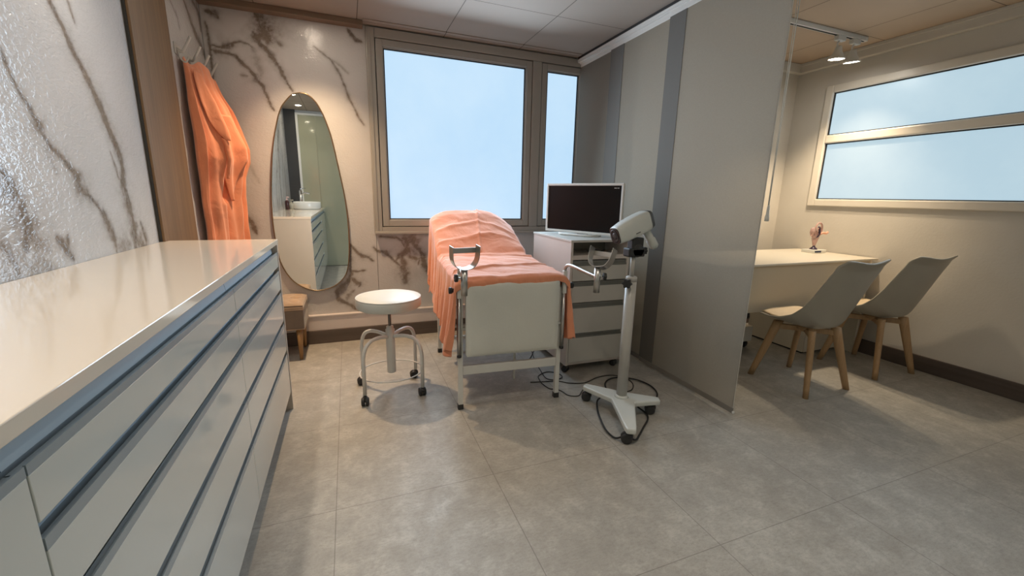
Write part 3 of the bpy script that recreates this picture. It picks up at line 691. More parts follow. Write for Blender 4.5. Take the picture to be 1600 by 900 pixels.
def padf(u, v):
    a, z = (u-.5)*2, v
    k = (1-abs(a)**8)*(1-abs(2*v-1)**8)
    x = a*.281*(1-.012*abs(2*v-1)**6); top = .005*math.cos(a*3)
    return (x, -.050-.014*k**.5-.002*math.sin(a*5+v*3), .345+.435*v+(top-.008*(1-a*a) if v > .5 else 0)*abs(2*v-1))
b = MB().grid(padf, 40, 40); b.box((-.281, -.050, .342), (.281, -.012, .783), .014, seg=4); b.build('leg_section', 'vinyl', bed, smooth=True)
MB().box((-.25, -.014, .33), (.25, .0, .36), .002).build('pad_frame', 'white', bed)

# apricot sheet over the couch
PROF = [(0, -.052, .752), (.03, -.058, .792), (.06, -.03, .808), (.15, .06, .812), (.5, .40, .822), (.74, .62, .828), (.80, .69, .822), (.84, .735, .832), (.90, .78, .868), (1.15, .985, 1.015), (1.30, 1.105, 1.105), (1.36, 1.16, 1.130), (1.42, 1.21, 1.118), (1.5, 1.235, 1.05), (1.62, 1.245, .93)]
PY = [(a, b_) for a, b_, c_ in PROF]; PZ = [(a, c_) for a, b_, c_ in PROF]
def fbm(x, y, z, o=3):
    from mathutils import noise as nz
    return sum(nz.noise(Vector((x, y, z))*2**k)/2**k for k in range(o))
HWD = .318
def sheet(u, v):
    s = v*1.62; y = interp(PY, s); z = interp(PZ, s)
    # hanging lengths on either side
    Lh = interp([(0, .36), (.06, .44), (.18, .46), (.30, .43), (.34, .43), (.6, .40), (.9, .42), (1.2, .50), (1.62, .44)], s)
    Rh = interp([(0, .34), (.06, .40), (.20, .44), (.35, .40), (.6, .28), (.9, .28), (1.3, .34), (1.62, .28)], s)
    W = 2*HWD; tot = Lh+W+Rh; d = u*tot-Lh-HWD     # signed distance from the centre line
    e = abs(d)-HWD; sg = -1 if d < 0 else 1
    arch = .0
    if s > .90: arch = (.04 if d < 0 else .105)*min(1, (s-.90)/.40)
    r = .035; HW = HWD-(.02 if s > 1.2 else 0)
    if e <= 0:
        x = d; q = abs(d)/HWD; zz = z-arch*q**(4 if d < 0 else 2.2)-.010*q**6
        wr = .0045*fbm(x*5+3, s*6, 1.2)+.0035*abs(fbm(x*2.4+s*2.2, s*3.8, 7))*1.6
        wr += .006*math.exp(-((s-.30-x*.25)/.014)**2)+.005*math.exp(-((x-.02-(s-1.2)*.12)/.008)**2)*(s > .85)*(s < 1.36)
        wr += .005*math.exp(-((s-.70+x*.10)/.015)**2)
        wr += .004*math.exp(-((s-1.05+.2*abs(x-.1))/.02)**2)+.004*math.exp(-((s-1.2+.25*abs(x))/.02)**2)
        yy = y; zz += wr*2.0
        if s < .06: zz += .010*fbm(x*6, 0, 5)-.010*(1-s/.06)*math.sin(x*7+2); yy -= .006*fbm(x*9, 2, 2)
    else:
        f = e/(Lh if sg < 0 else Rh); hang = e
        zz0 = z-arch-.012
        out_ = .010+.036*f**1.3*(1 if s < .45 else .6)
        fold = math.sin(s*46+2.2*math.sin(s*9)+sg)*.024*f**.7*(1 if s < .45 else .55)+.010*fbm(s*7, e*4, sg*3)*f
        x = sg*(HWD+min(e, .02)*.6+out_+fold); yy = y+.02*f*math.sin(s*30+1)-(.012*f if s < .1 else 0)-.04*f*(s > .9)
        zz = zz0-e*.985-.004
        if s < .34 and sg < 0: zz += .018*math.sin(s*40)*f
        if e < .03: zz = zz0-.004-e*.7
    return (x, yy, zz)
o = MB().grid(sheet, 190, 230).build('draped_sheet', 'orange', None, recalc=False, solid=.0022)
o.location = bed.location; o.rotation_euler = bed.rotation_euler
tag(o, 'creased apricot sheet draped over the examination couch', 'sheet')

# leg-holder posts and stirrups
def knob(b, c, d, r=.017, L_=.03, lobes=False):
    m_ = Matrix.Translation(c) @ aim(d)
    b.lathe([(0, 0), (r*.62, 0), (r*.62, L_*.35), (r*.95, L_*.5), (r, L_*.9), (r*.85, L_), (0, L_)], n=20, mtx=m_)
def star_knob(b, c, d, r=.019, t_=.014):
    poly = [((r*(1+.16*math.cos(6*a)))*math.cos(a), (r*(1+.16*math.cos(6*a)))*math.sin(a)) for a in np.linspace(0, 2*PI, 48, endpoint=False)]
    b.prism(poly, 0, t_, 0, .002, Matrix.Translation(c) @ aim(d))
def holder(side):
    px = side*.318; py = -.028
    h = MB().box((px-.012, py-.013, .688), (px+.012, py+.013, .826), .004).build('clamp_sleeve', 'white', bed)
    k = MB().tube([(px, py, .735), (px+side*.03, py, .735)], .005, 10); k.build('knob_screw', 'steel', h)
    k = MB(); knob(k, (px+side*.022, py, .735), (side, 0, 0), .019, .034); k.build('knob', 'black', h)
    p = MB().tube([(px, py, .35), (px, py, .69)], .0125, 16); p.build('post', 'steel', bed)
    MB().tube([(px, py, .338), (px, py, .352)], .0135, 16).build('post_cap', 'black', bed)
holder(-1); holder(1)
def stirrup(world_foot, end, zarm, yaw, tilt, label, knobdir):
    """bent steel arm from the sleeve to a clamp tube that carries the U cradle; world coordinates"""
    t = thing('leg_support', label, 'stirrup', (*world_foot, .826), group='stirrups of the examination couch')
    o_ = Vector((*world_foot, .826)); e_ = Vector((*end, zarm))-o_
    pth = smoothpath([(0, 0, -.02), (0, 0, .015), e_*.10+Vector((0, 0, .035)), e_*.30+Vector((0, 0, .032)), e_*.65+Vector((0, 0, .015)), e_], 8)
    MB().tube(pth, .0098, 14).build('arm', 'steel', t)
    c_ = e_
    MB().lathe([(.0125, -.082), (.0165, -.082), (.0165, .05), (.0125, .05), (.0125, -.082)], c_, 24).build('clamp_tube', 'steel', t)
    kd = Vector(knobdir); s_ = MB().tube([c_+kd*.012+Vector((0, 0, .006)), c_+kd*.034+Vector((0, 0, .006))], .004, 8).build('knob_screw', 'steel', t)
    k = MB(); star_knob(k, c_+kd*.032+Vector((0, 0, .006)), kd, .017, .016); k.build('knob', 'black', t)
    # cradle: U band, widening up, with a flat cross bar between the arms
    b = MB(); Rm = Matrix.Translation(c_+Vector((0, 0, .05))) @ Matrix.Rotation(yaw, 4, 'Z') @ Matrix.Rotation(tilt, 4, 'X')
    us = [(-.068, .112), (-.067, .07), (-.062, .040), (-.045, .014), (-.022, .003), (0, .0), (.022, .003), (.045, .014), (.062, .040), (.067, .07), (.068, .112)]
    us = smoothpath([(x, 0, z) for x, z in us], 4); n = len(us)
    for side_ in (0, 1):
        pass
    pr = []
    for i, p in enumerate(us):
        tt = (us[min(i+1, n-1)]-us[max(i-1, 0)]).normalized(); nn = Vector((tt.z, 0, -tt.x)); pr.append((p, nn))
    hw = .024
    rings = []
    for p, nn in pr:
        rings.append([b.bm.verts.new(p+nn*a+Vector((0, y_, 0))) for a, y_ in ((-.0016, -hw), (.0016, -hw), (.0016, hw), (-.0016, hw))])
    for A, B in zip(rings, rings[1:]):
        for j in range(4): b.bm.faces.new((A[j], A[(j+1) % 4], B[(j+1) % 4], B[j]))
    b.bm.faces.new(rings[0][::-1]); b.bm.faces.new(rings[-1])
    b.xf(Rm); b.build('cradle_band', 'steel', t)
    b = MB().box((-.0665, hw-.003, .072), (.0665, hw, .098), .0008); b.xf(Rm); b.build('cross_bar', 'steel', t)
stirrup((.548, 2.200), (.502, 1.915), .855, R(8), R(6), 'steel U-shaped leg support on the left post of the couch', (-1, 0, 0))
stirrup((1.182, 2.154), (1.205, 1.845), .842, R(-66), R(-24), 'steel U-shaped leg support on a bent arm by the drawer trolley', (.94, -.3, 0))

# ================================================================== DRAWER TROLLEY
cart = thing('drawer_trolley', 'white drawer trolley on small castors under the monitor', 'drawer unit', (1.395, 2.475, 0), R(-1.5))
W_, D_ = .470, .66
b = MB(); b.box((0, 0, .060), (.018, D_, .953), .001); b.box((W_-.018, 0, .060), (W_, D_, .953), .001); b.box((.018, .01, .060), (W_-.018, D_, .078), .001)
b.box((.018, D_-.01, .078), (W_-.018, D_, .953)); b.box((.018, .004, .832), (W_-.018, D_-.02, .862), .001); b.build('carcass', 'cart_side', cart)
MB().box((-.004, -.006, .953), (W_+.004, D_+.004, .969), .0015).build('top_panel', 'cart', cart)
MB().box((.019, .30, .863), (W_-.019, .312, .952)).build('shelf_back', 'niche', cart)
for zb, zt, zh in ((.684, .790, .828), (.529, .646, .680), (.302, .488, .525), (.082, .268, .300)):
    f = MB().box((.020, -.002, zb), (W_-.020, .016, zt), .001).build('drawer', 'cart', cart)
    MB().box((.020, .006, zt), (W_-.020, .016, zh-.002), 0).box((.020, -.004, zt), (W_-.020, .006, zt+.006), .001).box((.020, -.004, zt+.006), (W_-.020, -.001, zt+.014), .001).build('handle_strip', 'bandg', f)
    
for x, y in ((.03, .03), (W_-.03, .03), (.03, D_-.04), (W_-.03, D_-.04)): caster(cart, x, y, .061, .0235, .6, 'black')
tag(MB().tube(smoothpath([(1.60, 2.60, .874), (1.66, 2.585, .872), (1.72, 2.60, .872), (1.76, 2.63, .872)]), .005, 8).build('cable_end', 'cable'), 'short black cable lying in the open shelf of the drawer trolley', 'cable')

# monitor
mon = thing('monitor', 'white-framed monitor with a black screen on the drawer trolley', 'monitor', (1.641, 2.782, .969), math.atan2(-.60, .30)) 
# local x runs along the screen from its left (far) to its right (near) end, local y points away behind the screen
hw = .335
b = MB(); b.box((-hw, -.004, .016), (hw, .020, .034), .003); b.box((-hw, -.004, .370), (hw, .020, .387), .003)
b.box((-hw, -.004, .03), (-hw+.017, .020, .374), .003); b.box((hw-.017, -.004, .03), (hw, .020, .374), .003); b.build('bezel', 'white_pl', mon)
MB().box((-hw+.012, .002, .028), (hw-.012, .010, .376)).build('screen', 'screen', mon)
MB().box((-hw+.01, .010, .024), (hw-.01, .034, .380), .008).box((-.18, .03, .08), (.18, .052, .31), .015).build('back_cover', 'white_pl', mon)
m_ = MB()
for k, wd in enumerate((.010, .007, .009)): m_.box((hw-.075+k*.014, .0012, .350), (hw-.075+k*.014+wd, .002, .356))
m_.build('printed_mark', 'grey', mon)
MB().box((-.05, .02, .008), (.05, .036, .10), .004).build('stand_neck', 'white_pl', mon)
MB().box((-.13, -.075, .0), (.13, .085, .008), .003).tube(smoothpath([(-.16, -.02, .012), (-.13, -.085, .012), (0, -.10, .012), (.13, -.085, .012), (.16, -.02, .012)], 6), .0085, 10).build('stand_base', 'white_pl', mon)

# ================================================================== CAMERA STAND (colposcope)
col = thing('colposcope_stand', 'video colposcope on a pale grey pole and three-armed castor base', 'medical device', (1.455, 1.885, 0))
feet = [Vector((1.303, 1.592, 0)), Vector((1.345, 2.066, 0)), Vector((1.622, 1.800, 0))]
hub = Vector((1.455, 1.885, 0)); feet = [f-hub for f in feet]
# star-shaped plate: arms joined by concave webs
b = MB(); poly = []
order = sorted(feet, key=lambda v: math.atan2(v.y, v.x))
for i, f in enumerate(order):
    d = f.normalized(); n_ = Vector((-d.y, d.x, 0)); e_ = f+d*.035; w0 = .031
    poly += [(f-n_*w0), (e_-n_*w0*.75), (e_+n_*w0*.75), (f+n_*w0)]
    g = order[(i+1) % 3].normalized(); m2 = (d+g); 
    poly += [m2.normalized()*(.072 if d.dot(g) < -.2 else .095)]
def star(z0, z1, sc): return [(p.x*sc, p.y*sc) for p in poly]
b.prism(star(0, 0, 1), .068, .100, 0, .008); b.build('base', 'grey', col)
MB().lathe([(0, .099), (.042, .099), (.036, .106), (.031, .114), (0, .114)], n=32).build('pole_collar', 'grey', col)
for f in feet: caster(col, f.x, f.y, .070, .029, 1.0)
MB().cyl((0, 0, .105), (0, 0, .822), .0305, n=32).build('pole', 'pole', col)
MB().lathe([(0, .80), (.031, .80), (.031, .824), (.027, .828), (0, .828)], n=32).build('pole_clamp', 'pole', col)
k = MB(); k.tube([(-.03, -.02, .795), (-.048, -.030, .795)], .006, 10); k.build('knob_screw', 'dsteel', col)
k = MB(); star_knob(k, (-.042, -.027, .795), (-.85, -.53, 0), .024, .020); k.build('knob', 'black', col)
MB().cyl((0, 0, .82), (0, 0, .955), .0125, n=20).build('inner_pole', 'pole', col)
# swivel mount
b = MB(); b.box((-.05, -.03, .940), (.055, .03, .988), .008, seg=3); b.lathe([(0, -.03), (.034, -.03), (.038, -.02), (.038, .02), (.034, .03), (0, .03)], (.01, 0, .975), 24, mtx=Matrix.Rotation(PI/2, 4, 'X'))
b.box((-.03, -.026, .98), (.045, .026, 1.045), .008, seg=3)
b.build('swivel_mount', 'black', col)
hd = Vector((-.25, .0, -.10)); La = hd.length; hc = Vector((-.024, .0, 1.100))
Hm = Matrix.Translation(hc) @ aim(hd)     # local z runs to the lens, origin at the middle of the body
# choose local axes so that x is vertical-ish
zax = hd.normalized(); side = zax.cross(Vector((0, 0, 1))).normalized(); up = side.cross(zax)
Hm = Matrix((side, up, zax)).transposed().to_4x4(); Hm.translation = hc
def sec(t_):      # half height, half width, vertical offset along the body, t_ -1 back .. 1 front
    return interp([(-1, .047), (-.8, .055), (-.3, .057), (.5, .054), (1, .045)], t_), interp([(-1, .042), (-.8, .048), (.4, .046), (1, .042)], t_), interp([(-1, .004), (0, .002), (1, -.004)], t_)
def loft(t0, t1, n_=18, sc=1., cap0=True, cap1=True):
    b_ = MB(); rings = []
    for i in range(n_):
        t_ = t0+(t1-t0)*i/(n_-1); hh, ww, off = sec(t_); r_ = []
        for j in range(32):
            a = 2*PI*j/32; c_, s_ = math.cos(a), math.sin(a)
            r_.append(b_.bm.verts.new((ww*sc*math.copysign(abs(c_)**.5, c_), off+hh*sc*math.copysign(abs(s_)**.5, s_), t_*.114)))
        rings.append(r_)
    for A, B in zip(rings, rings[1:]):
        for j in range(32): b_.bm.faces.new((A[j], A[(j+1) % 32], B[(j+1) % 32], B[j])).smooth = True
    if cap0: b_.bm.faces.new(rings[0][::-1])
    if cap1: b_.bm.faces.new(rings[-1])
    return b_.xf(Hm)
head = loft(-.86, .985).build('camera_head', 'grey', col)
loft(.985, 1.03, 4, .94).build('front_face', 'black_gloss', head)
loft(-1.02, -.86, 6, 1.015).build('rear_cap', 'dgrey', head)
b = MB().lathe([(0, .110), (.024, .110), (.026, .122), (.034, .129), (.032, .1265), (.026, .118), (0, .118)], n=32)
b = MB().lathe([(0, .1165), (.030, .1165), (.030, .1195), (.026, .120), (.022, .118), (0, .1175)], n=40); b.xf(Hm @ Matrix.Translation((0, -.003, 0)) @ Matrix.Diagonal((1.1, 1.2, 1, 1))); b.build('lens_ring', 'black', head)
b = MB().lathe([(0, .120), (.012, .1195), (.018, .118), (.018, .117), (0, .117)], n=24); b.xf(Hm @ Matrix.Translation((0, -.004, .0005))); b.build('lens', 'dgrey', head)
# illegible dark lettering along the lower side
b = MB(); rr = random.Random(3); x_ = -.012
for k in range(8):
    wd = rr.uniform(.0022, .0032); b.box((-.0475, -.030, x_), (-.0455, -.030+rr.uniform(.0035, .005), x_+wd)); x_ += wd+.0009
b.xf(Hm); b.build('printed_wordmark', 'dgrey', head)
hs = Hm @ Vector((0, -.04, -.075)); he = Vector((.155, .018, .985))
MB().tube([hs, hs+(he-hs)*.55, hs+(he-hs)*.6, he-(he-hs)*.08, he], [.024, .022, .027, .026, .018], 20).build('handle', 'grey', head)
MB().tube([hs+Vector((-.022, -.005, .0)), hs+Vector((-.012, -.004, -.02))], .008, 10).build('trigger', 'black', head)
k = MB(); k.tube([(.04, 0, .975), (.062, -.01, .972)], .007, 10); star_knob(k, (.058, -.008, .972), (.95, -.3, 0), .018, .018); k.build('knob', 'black', col)

# ================================================================== CABLES ON THE FLOOR
def cable(name, pts, r, label, z=None):
    p = smoothpath([(x, y, (r+.0005 if len(q) == 0 else q[0])) for x, y, *q in pts], 10)
    return tag(MB().tube(p, r, 8).build(name, 'cable'), label, 'cable', 'black cables lying on the floor')
cable('power_cable', [(1.394, 3.001), (1.277, 2.827), (1.206, 2.753), (1.16, 2.70)], .003, 'thin black cable on the floor under the couch, by the trolley side')
cable('power_cable', [(1.36, 3.0), (1.282, 2.74), (1.251, 2.58), (1.231, 2.462), (1.246, 2.418), (1.291, 2.403), (1.347, 2.423), (1.351, 2.483), (1.29, 2.54), (1.20, 2.50), (1.175, 2.43), (1.169, 2.367), (1.183, 2.29), (1.222, 2.268), (1.243, 2.226), (1.258, 2.162), (1.313, 2.138), (1.363, 2.182), (1.403, 2.219)], .0032,
      'thin black cable looping beside the right front foot of the couch')
cable('power_cable', [(1.10, 2.42), (1.169, 2.403), (1.283, 2.378), (1.354, 2.322), (1.454, 2.294), (1.574, 2.338), (1.676, 2.348), (1.739, 2.318), (1.775, 2.244), (1.762, 2.17), (1.70, 2.10), (1.62, 2.08)], .0032,
      'thin black cable running from the couch towards the pole base')
cable('device_cable', [(1.40, 1.985, .075), (1.415, 2.035, .03), (1.369, 2.005, .02), (1.318, 1.916, .012), (1.275, 1.814, .012), (1.245, 1.715, .012), (1.25, 1.64, .012), (1.285, 1.60, .04), (1.33, 1.58, .02), (1.388, 1.62, .012), (1.465, 1.680, .012), (1.542, 1.741, .012), (1.575, 1.80, .012), (1.555, 1.856, .03), (1.52, 1.875, .07)], .0052,
      'thick black cable looped around the front castor of the pole base')
cable('device_cable', [(1.54, 2.08, .012), (1.538, 2.16, .012), (1.595, 2.247, .012), (1.69, 2.282, .012), (1.79, 2.235, .012), (1.835, 2.17, .012), (1.848, 2.08, .012), (1.81, 1.98, .012), (1.72, 1.90, .012)], .0052,
      'thick black cable curving behind the pole base towards the fabric panels')

# ================================================================== ROBE AND HOOKS
hr = thing('coat_hook_rack', 'clear plastic hook rack on the marble wall holding the robe', 'hook rack', (XL, 3.40, 2.03))
MB().box((0, -.30, -.03), (.006, .30, .03), .002).build('back_plate', 'clear', hr)
for y in (-.27, -.09, .09, .27):
    MB().tube(smoothpath([(.004, y, .0), (.028, y, -.012), (.045, y, .01), (.075, y+.01, .075)], 6), .0075, 10).tube(smoothpath([(.01, y, -.01), (.02, y, -.05), (.04, y, -.065), (.055, y, -.045)], 5), .005, 8).build('hook', 'clear', hr)
robe = thing('hanging_robe', 'apricot robe hanging from the hook rack beside the wooden upright', 'robe', (XL, 3.36, .80))
# rows: height, y at the wall (near edge), outermost x from the wall, y at the far edge
RB = [(.80, 3.115, .150, 3.62), (1.00, 3.115, .152, 3.62), (1.20, 3.105, .160, 3.63), (1.34, 3.10, .178, 3.64), (1.44, 3.095, .205, 3.65), (1.53, 3.095, .208, 3.64), (1.65, 3.10, .175, 3.62), (1.77, 3.10, .142, 3.58), (1.87, 3.12, .108, 3.53), (1.94, 3.13, .095, 3.50), (1.975, 3.14, .085, 3.47), (1.99, 3.18, .065, 3.42)]
def rb(z, k): return interp([(r_[0], r_[k]) for r_ in RB], z)
XLy = 3.36
def surf(a, z, deep=1.):
    """distance of the cloth from the wall at angle a around the hanging bundle"""
    xo = rb(z, 2)*.96; ff = min(1, (1.99-z)/.25+.15)
    fold = 1+ff*(.16*math.sin(8*a+1.5*z)+.07*math.sin(19*a-3*z+1))*(1 if math.sin(a) > -.2 else .2)+.05*ff*fbm(math.cos(a)*2, math.sin(a)*2, z*3)
    x = .012+xo*max(0, .5+.5*math.sin(a+.45))*fold
    g = math.exp(-((a-(2.05+.25*(1.4-z)))/.15)**2)*max(0, min(1, (1.66-z)/.08))*max(0, min(1, (z-1.16)/.05))
    return max(.008, x-.055*g*deep)
def robef(u, v):
    z = .80+v*1.19; ya, yb = rb(z, 1), rb(z, 3); yc, hy = (ya+yb)/2-XLy, (yb-ya)/2; a = 2*PI*u
    return (surf(a, z), yc+hy*math.cos(a)*(1+.02*math.sin(z*23)), z-.80-(.02*math.sin(3*a) if v > .97 else 0))
MB().grid(robef, 200, 120, closeu=True).build('robe_body', 'orange2', robe)
def ribbon(a0, a1, z0, z1, lift):
    def f(u, v):
        a_l, a_r = interp(a0, v), interp(a1, v); z = z0+(z1-z0)*v-.03*u*math.sin(v*PI); a = a_l+(a_r-a_l)*u
        ya, yb = rb(z, 1), rb(z, 3); yc, hy = (ya+yb)/2-XLy, (yb-ya)/2
        return (surf(a, z, .25)+.008+lift*math.sin(u*PI*.75+.3)*(.4+.6*v), yc+hy*math.cos(a), z-.80)
    return f
# broad lapel coming to a point, shoulder flap along the opening, hanging belt
MB().grid(ribbon([(0, 2.75), (.5, 2.65), (1, 2.32)], [(0, 2.35), (.45, 2.02), (.8, 2.1), (1, 2.28)], 1.93, 1.55, .022), 22, 44).build('lapel', 'orange2', robe, solid=.003)
MB().grid(ribbon([(0, 1.95), (.4, 2.15), (1, 1.86)], [(0, 1.45), (.5, 1.6), (1, 1.78)], 1.72, 1.18, .016), 22, 44).build('front_flap', 'orange2', robe, solid=.003)
MB().grid(ribbon([(0, 2.36), (1, 2.30)], [(0, 2.28), (1, 2.20)], 1.56, 1.32, .014), 5, 30).build('belt', 'orange2', robe, solid=.004)

# ================================================================== DESK AREA
desk = thing('desk', 'cream desk against the corner with a deep front panel, chairs before it', 'desk', (3.40, 2.42, 0))
x0, x1 = -1.05, .655
MB().box((x0, -.342, .800), (x1, .332, .8155), .002).build('desk_top', 'desk', desk)
MB().box((x0+.02, -.322, .455), (x1-.085, -.304, .800), .001).build('front_panel', 'desk_front_shaded', desk)
MB().box((x1-.085, -.335, .0), (x1-.060, .325, .800), .0015).build('side_panel', 'desk', desk)
MB().box((x0+.02, -.30, .0), (x0+.045, .325, .800), .0015).build('side_panel', 'desk', desk)
ped = thing('pedestal_cabinet', 'white pedestal unit standing under the desk behind the chairs', 'cabinet', (3.735, 2.47, 0))
MB().box((-.220, -.262, .012), (.215, .27, .62), .002).build('carcass', 'desk', ped)
MB().box((-.215, -.255, 0), (.21, .265, .012)).build('plinth', 'gap', ped)
for z0, z1 in ((.016, .30), (.304, .45), (.454, .60)): MB().box((-.217, -.276, z0), (.212, -.263, z1), .0015).build('drawer', 'desk', ped)
pc = thing('computer_trolley', 'low white box on castors glimpsed under the desk beside the fabric panels', 'trolley', (3.07, 2.60, 0))
MB().box((-.13, -.16, .07), (.13, .16, .20), .004).build('box', 'white', pc); MB().box((-.125, -.155, .20), (.125, .155, .204)).build('tray', 'desk', pc)
for x in (-.1, .115):
    for y in (-.12, .12): caster(pc, x, y, .071, .026, .4)
cp = thing('plug_cable', 'black plug and lead hanging below the desk front, next to the fabric panels', 'cable', (2.93, 2.30, .0))
MB().tube([(0, 0, .43), (0, 0, .40), (-.002, 0, .36)], [.006, .014, .016], 12).box((-.016, -.012, .335), (.014, .012, .362), .004).build('plug', 'black', cp)
MB().tube(smoothpath([(0, 0, .34), (-.03, .02, .28), (-.06, .03, .24), (-.09, .06, .205)], 6), .003, 8).tube([(0, 0, .43), (.002, .01, .47)], .003, 8).build('lead', 'cable', cp)

# chairs
def chair(x, y, rz, label):
    t = thing('shell_chair', label, 'chair', (x, y, 0), rz, 'cream shell chairs in front of the desk')
    # centre line and edge line of the shell, front to back (y, z), and half width
    ce = [(.235, .452), (.20, .470), (.10, .446), (0, .428), (-.09, .425), (-.165, .455), (-.200, .560), (-.232, .660), (-.262, .765), (-.288, .850), (-.310, .905)]
    ed = [(.215, .468), (.19, .478), (.11, .478), (.03, .492), (-.05, .528), (-.11, .588), (-.155, .660), (-.195, .740), (-.232, .815), (-.262, .875), (-.290, .905)]
    wd = [.195, .228, .242, .245, .245, .245, .242, .238, .232, .224, .200]
    n_ = len(ce)
    def shell(u, v, lift=0., ws=1., v0=0, v1=1):
        a = (u-.5)*2*ws; k = (v0+(v1-v0)*v)*(n_-1); i = min(int(k), n_-2); f_ = k-i; f_ = f_
        c_ = Vector((0, *ce[i])).lerp(Vector((0, *ce[i+1])), f_); e_ = Vector((0, *ed[i])).lerp(Vector((0, *ed[i+1])), f_); w_ = wd[i]+(wd[i+1]-wd[i])*f_
        p = c_.lerp(e_, abs(a)**2.3); topdip = 0
        if k > 8.5: p.z += -.018*(k-8.5)/1.5*math.cos(a*PI)*.5+.004
        if k > 9: p.y -= .012*(k-9)
        return Vector((a*w_, p.y, p.z+lift))
    b = MB().grid(lambda u, v: shell(u, v), 25, 41); o_ = b.build('shell', 'shell', t); 
    q = o_.modifiers.new('sub', 'SUBSURF'); q.levels = q.render_levels = 1
    q = o_.modifiers.new('sol', 'SOLIDIFY'); q.thickness = .011; q.offset = 0
    b = MB().grid(lambda u, v: shell(u, v, .012+.022*(1-abs(2*u-1)**4)*(1-abs(2*v-1)**4)**.5, .86, .06, .47), 25, 25); b.build('seat_pad', 'pad', t, solid=.006)
    b = MB()
    for s in (-1, 1):
        d = Vector((1, s, 0)).normalized(); n2 = Vector((-d.y, d.x, 0))
        mt = Matrix(((d.x, n2.x, 0, 0), (d.y, n2.y, 0, 0), (0, 0, 1, .4), (0, 0, 0, 1)))
        b.box((-.175, -.013, -.026), (.175, .013, .010), .002, mtx=mt)
    b.lathe([(0, .395), (.06, .395), (.06, .422), (0, .422)], n=24); b.build('cross_frame', 'beech', t)
    for sx in (-1, 1):
        for sy in (-1, 1):
            b = MB(); a0, a1 = Vector((sx*.118, sy*.118, .43)), Vector((sx*.205, sy*.204, 0)); d = Vector((sx, sy, 0)).normalized(); n2 = Vector((-d.y, d.x, 0))
            rs = []
            for k in range(7):
                f_ = k/6; c_ = a0.lerp(a1, f_); hx, hy = .032-.012*f_, .021-.004*f_
                rs.append([b.bm.verts.new(c_+d*hx*math.cos(q_)*1.0+n2*hy*math.sin(q_)) for q_ in np.linspace(0, 2*PI, 14, endpoint=False)])
            for A, B in zip(rs, rs[1:]):
                for j in range(14): b.bm.faces.new((A[j], A[(j+1) % 14], B[(j+1) % 14], B[j])).smooth = True
            b.bm.faces.new(rs[0][::-1]); b.bm.faces.new(rs[-1]); b.build('leg', 'beech', t)
    return t
chair(2.927, 1.838, R(0), 'cream shell chair nearer the fabric panels, on wooden legs')
chair(3.732, 1.862, R(-3), 'cream shell chair nearer the right wall, on wooden legs')

# anatomical model
an = thing('anatomical_model', 'small clear pinkish anatomical model on a white stand, on the desk', 'model', (3.885, 2.50, .8155))
MB().box((-.075, -.062, 0), (.085, .055, .028), .004).build('stand', 'white_pl', an)
MB().box((-.068, -.0635, .006), (.012, -.0618, .022)).build('printed_label', 'navy', an)
MB().lathe([(0, .028), (.032, .028), (.028, .036), (.014, .048), (.008, .062), (0, .062)], n=24).build('foot', 'purple', an)
MB().lathe([(0, .058), (.016, .062), (.026, .09), (.038, .125), (.042, .155), (.034, .18), (.02, .19), (0, .192)], n=24, mtx=Matrix.Diagonal((1, .55, 1, 1))).build('body', 'pinkglass', an)
MB().tube([(.01+.045*math.cos(a), -.01, .205+.058*math.sin(a)) for a in np.linspace(0, 2*PI, 28, endpoint=False)], .008, 10, closed=True).tube([(.005+.024*math.cos(a), -.02, .195+.034*math.sin(a)) for a in np.linspace(0, 2*PI, 24, endpoint=False)], .006, 8, closed=True).build('loop', 'pinkglass', an)
MB().lathe([(0, -.035), (.022, -.028), (.034, 0), (.028, .03), (0, .042)], (-.045, 0, .180), 20, mtx=Matrix.Diagonal((1, .5, 1.1, 1))).build('lobe', 'pinkglass', an)
MB().tube(smoothpath([(-.03, 0, .12), (.0, -.02, .15), (.01, -.022, .19), (-.01, -.02, .23)], 5), [.009]*16, 8).build('vessel', 'purple', an)
MB().tube(smoothpath([(.02, -.02, .165), (.05, -.025, .175), (.085, -.03, .172), (.105, -.03, .182)], 5), .010, 10).build('side_duct', 'skin', an)

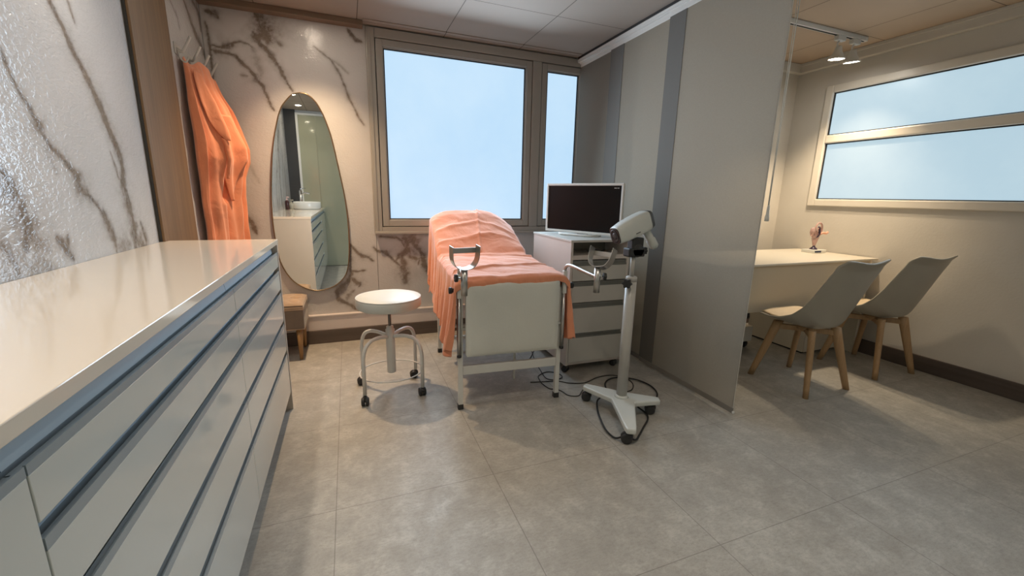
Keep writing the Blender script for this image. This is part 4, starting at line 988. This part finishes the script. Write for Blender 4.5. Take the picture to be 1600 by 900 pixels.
# track with two spots
tr = thing('track_rail', 'pale lighting track on the ceiling of the desk area', 'lighting track', (3.2, 2.345, H))
MB().box((-.95, -.018, -.030), (.615, .018, -.001), .002).build('profile', 'rail', tr)
MB().box((-.95, -.006, -.033), (.60, .006, -.029)).build('slot', 'gap', tr)
MB().box((.59, -.02, -.032), (.618, .02, -.001), .003).build('end_cap', 'rail', tr)
def spot(x, d, label):
    t = thing('track_spotlight', label, 'spotlight', (x, 2.345, H-.03), group='track spotlights')
    MB().box((-.045, -.017, -.035), (.045, .017, 0), .004).build('adapter', 'rail', t)
    d = Vector(d).normalized(); hc_ = Vector((0, 0, -.115)); m_ = Matrix.Translation(hc_) @ aim(d)
    MB().tube(smoothpath([(.0, 0, -.03), (-.02, .0, -.055), (-.012, .0, -.09), (.0, 0, -.105)], 5), .006, 10).build('bracket', 'rail', t)
    b = MB().lathe([(0, -.045), (.018, -.045), (.022, -.03), (.026, -.01), (.050, .035), (.056, .040), (.056, .046), (.050, .046), (.049, .040)], n=32, mtx=m_); h_ = b.build('lamp_head', 'white', t)
    MB().lathe([(0, .041), (.048, .041), (.048, .0415), (0, .044)], n=32, mtx=m_).build('lamp_glass', 'lamp', h_)
    l = bpy.data.lights.new('spot_light', 'SPOT'); l.energy = TRACK_W; l.color = TRACK; l.spot_size = R(96); l.spot_blend = .8; l.shadow_soft_size = .03
    lo = bpy.data.objects.new('spot_light', l); C.objects.link(lo); lo.parent = t
    lo.matrix_local = Matrix.Translation(hc_+d*.06) @ Matrix.Rotation(0, 4, 'X') @ Vector(-d).to_track_quat('Z', 'Y').to_matrix().to_4x4()
    return t
spot(3.525, (.05, .08, -1), 'white track spotlight on the left, tilted over the desk')
spot(3.700, (.14, .06, -1), 'white track spotlight on the right, at the end of the track')

# recessed downlights
for k, (x, y, wt_, colr) in enumerate(DOWNLIGHTS):
    lab = ['recessed ceiling downlight by the wooden moulding, above the mirror', 'recessed ceiling downlight over the far end of the long cabinet', 'recessed ceiling downlight reflected at the top of the mirror', 'recessed ceiling downlight reflected second in the mirror', 'recessed ceiling downlight over the open floor', 'recessed ceiling downlight by the front wall', 'recessed ceiling downlight in the desk area'][k]
    t = thing('downlight', lab, 'ceiling light', (x, y, H), group='recessed ceiling downlights')
    MB().lathe([(.036, -.001), (.036, -.004), (.046, -.007), (.052, -.004), (.053, -.0005)], n=40).build('trim_ring', 'white', t)
    MB().lathe([(0, -.0025), (.037, -.0025), (.037, -.0015), (0, -.0015)], n=32).build('lamp_glass', 'lampw', t)
    l = bpy.data.lights.new('downlight_lamp', 'SPOT'); l.energy = wt_; l.color = colr; l.spot_size = R(96); l.spot_blend = 1.0; l.shadow_soft_size = .035
    lo = bpy.data.objects.new('downlight_lamp', l); C.objects.link(lo); lo.parent = t; lo.location = (0, 0, -.012)
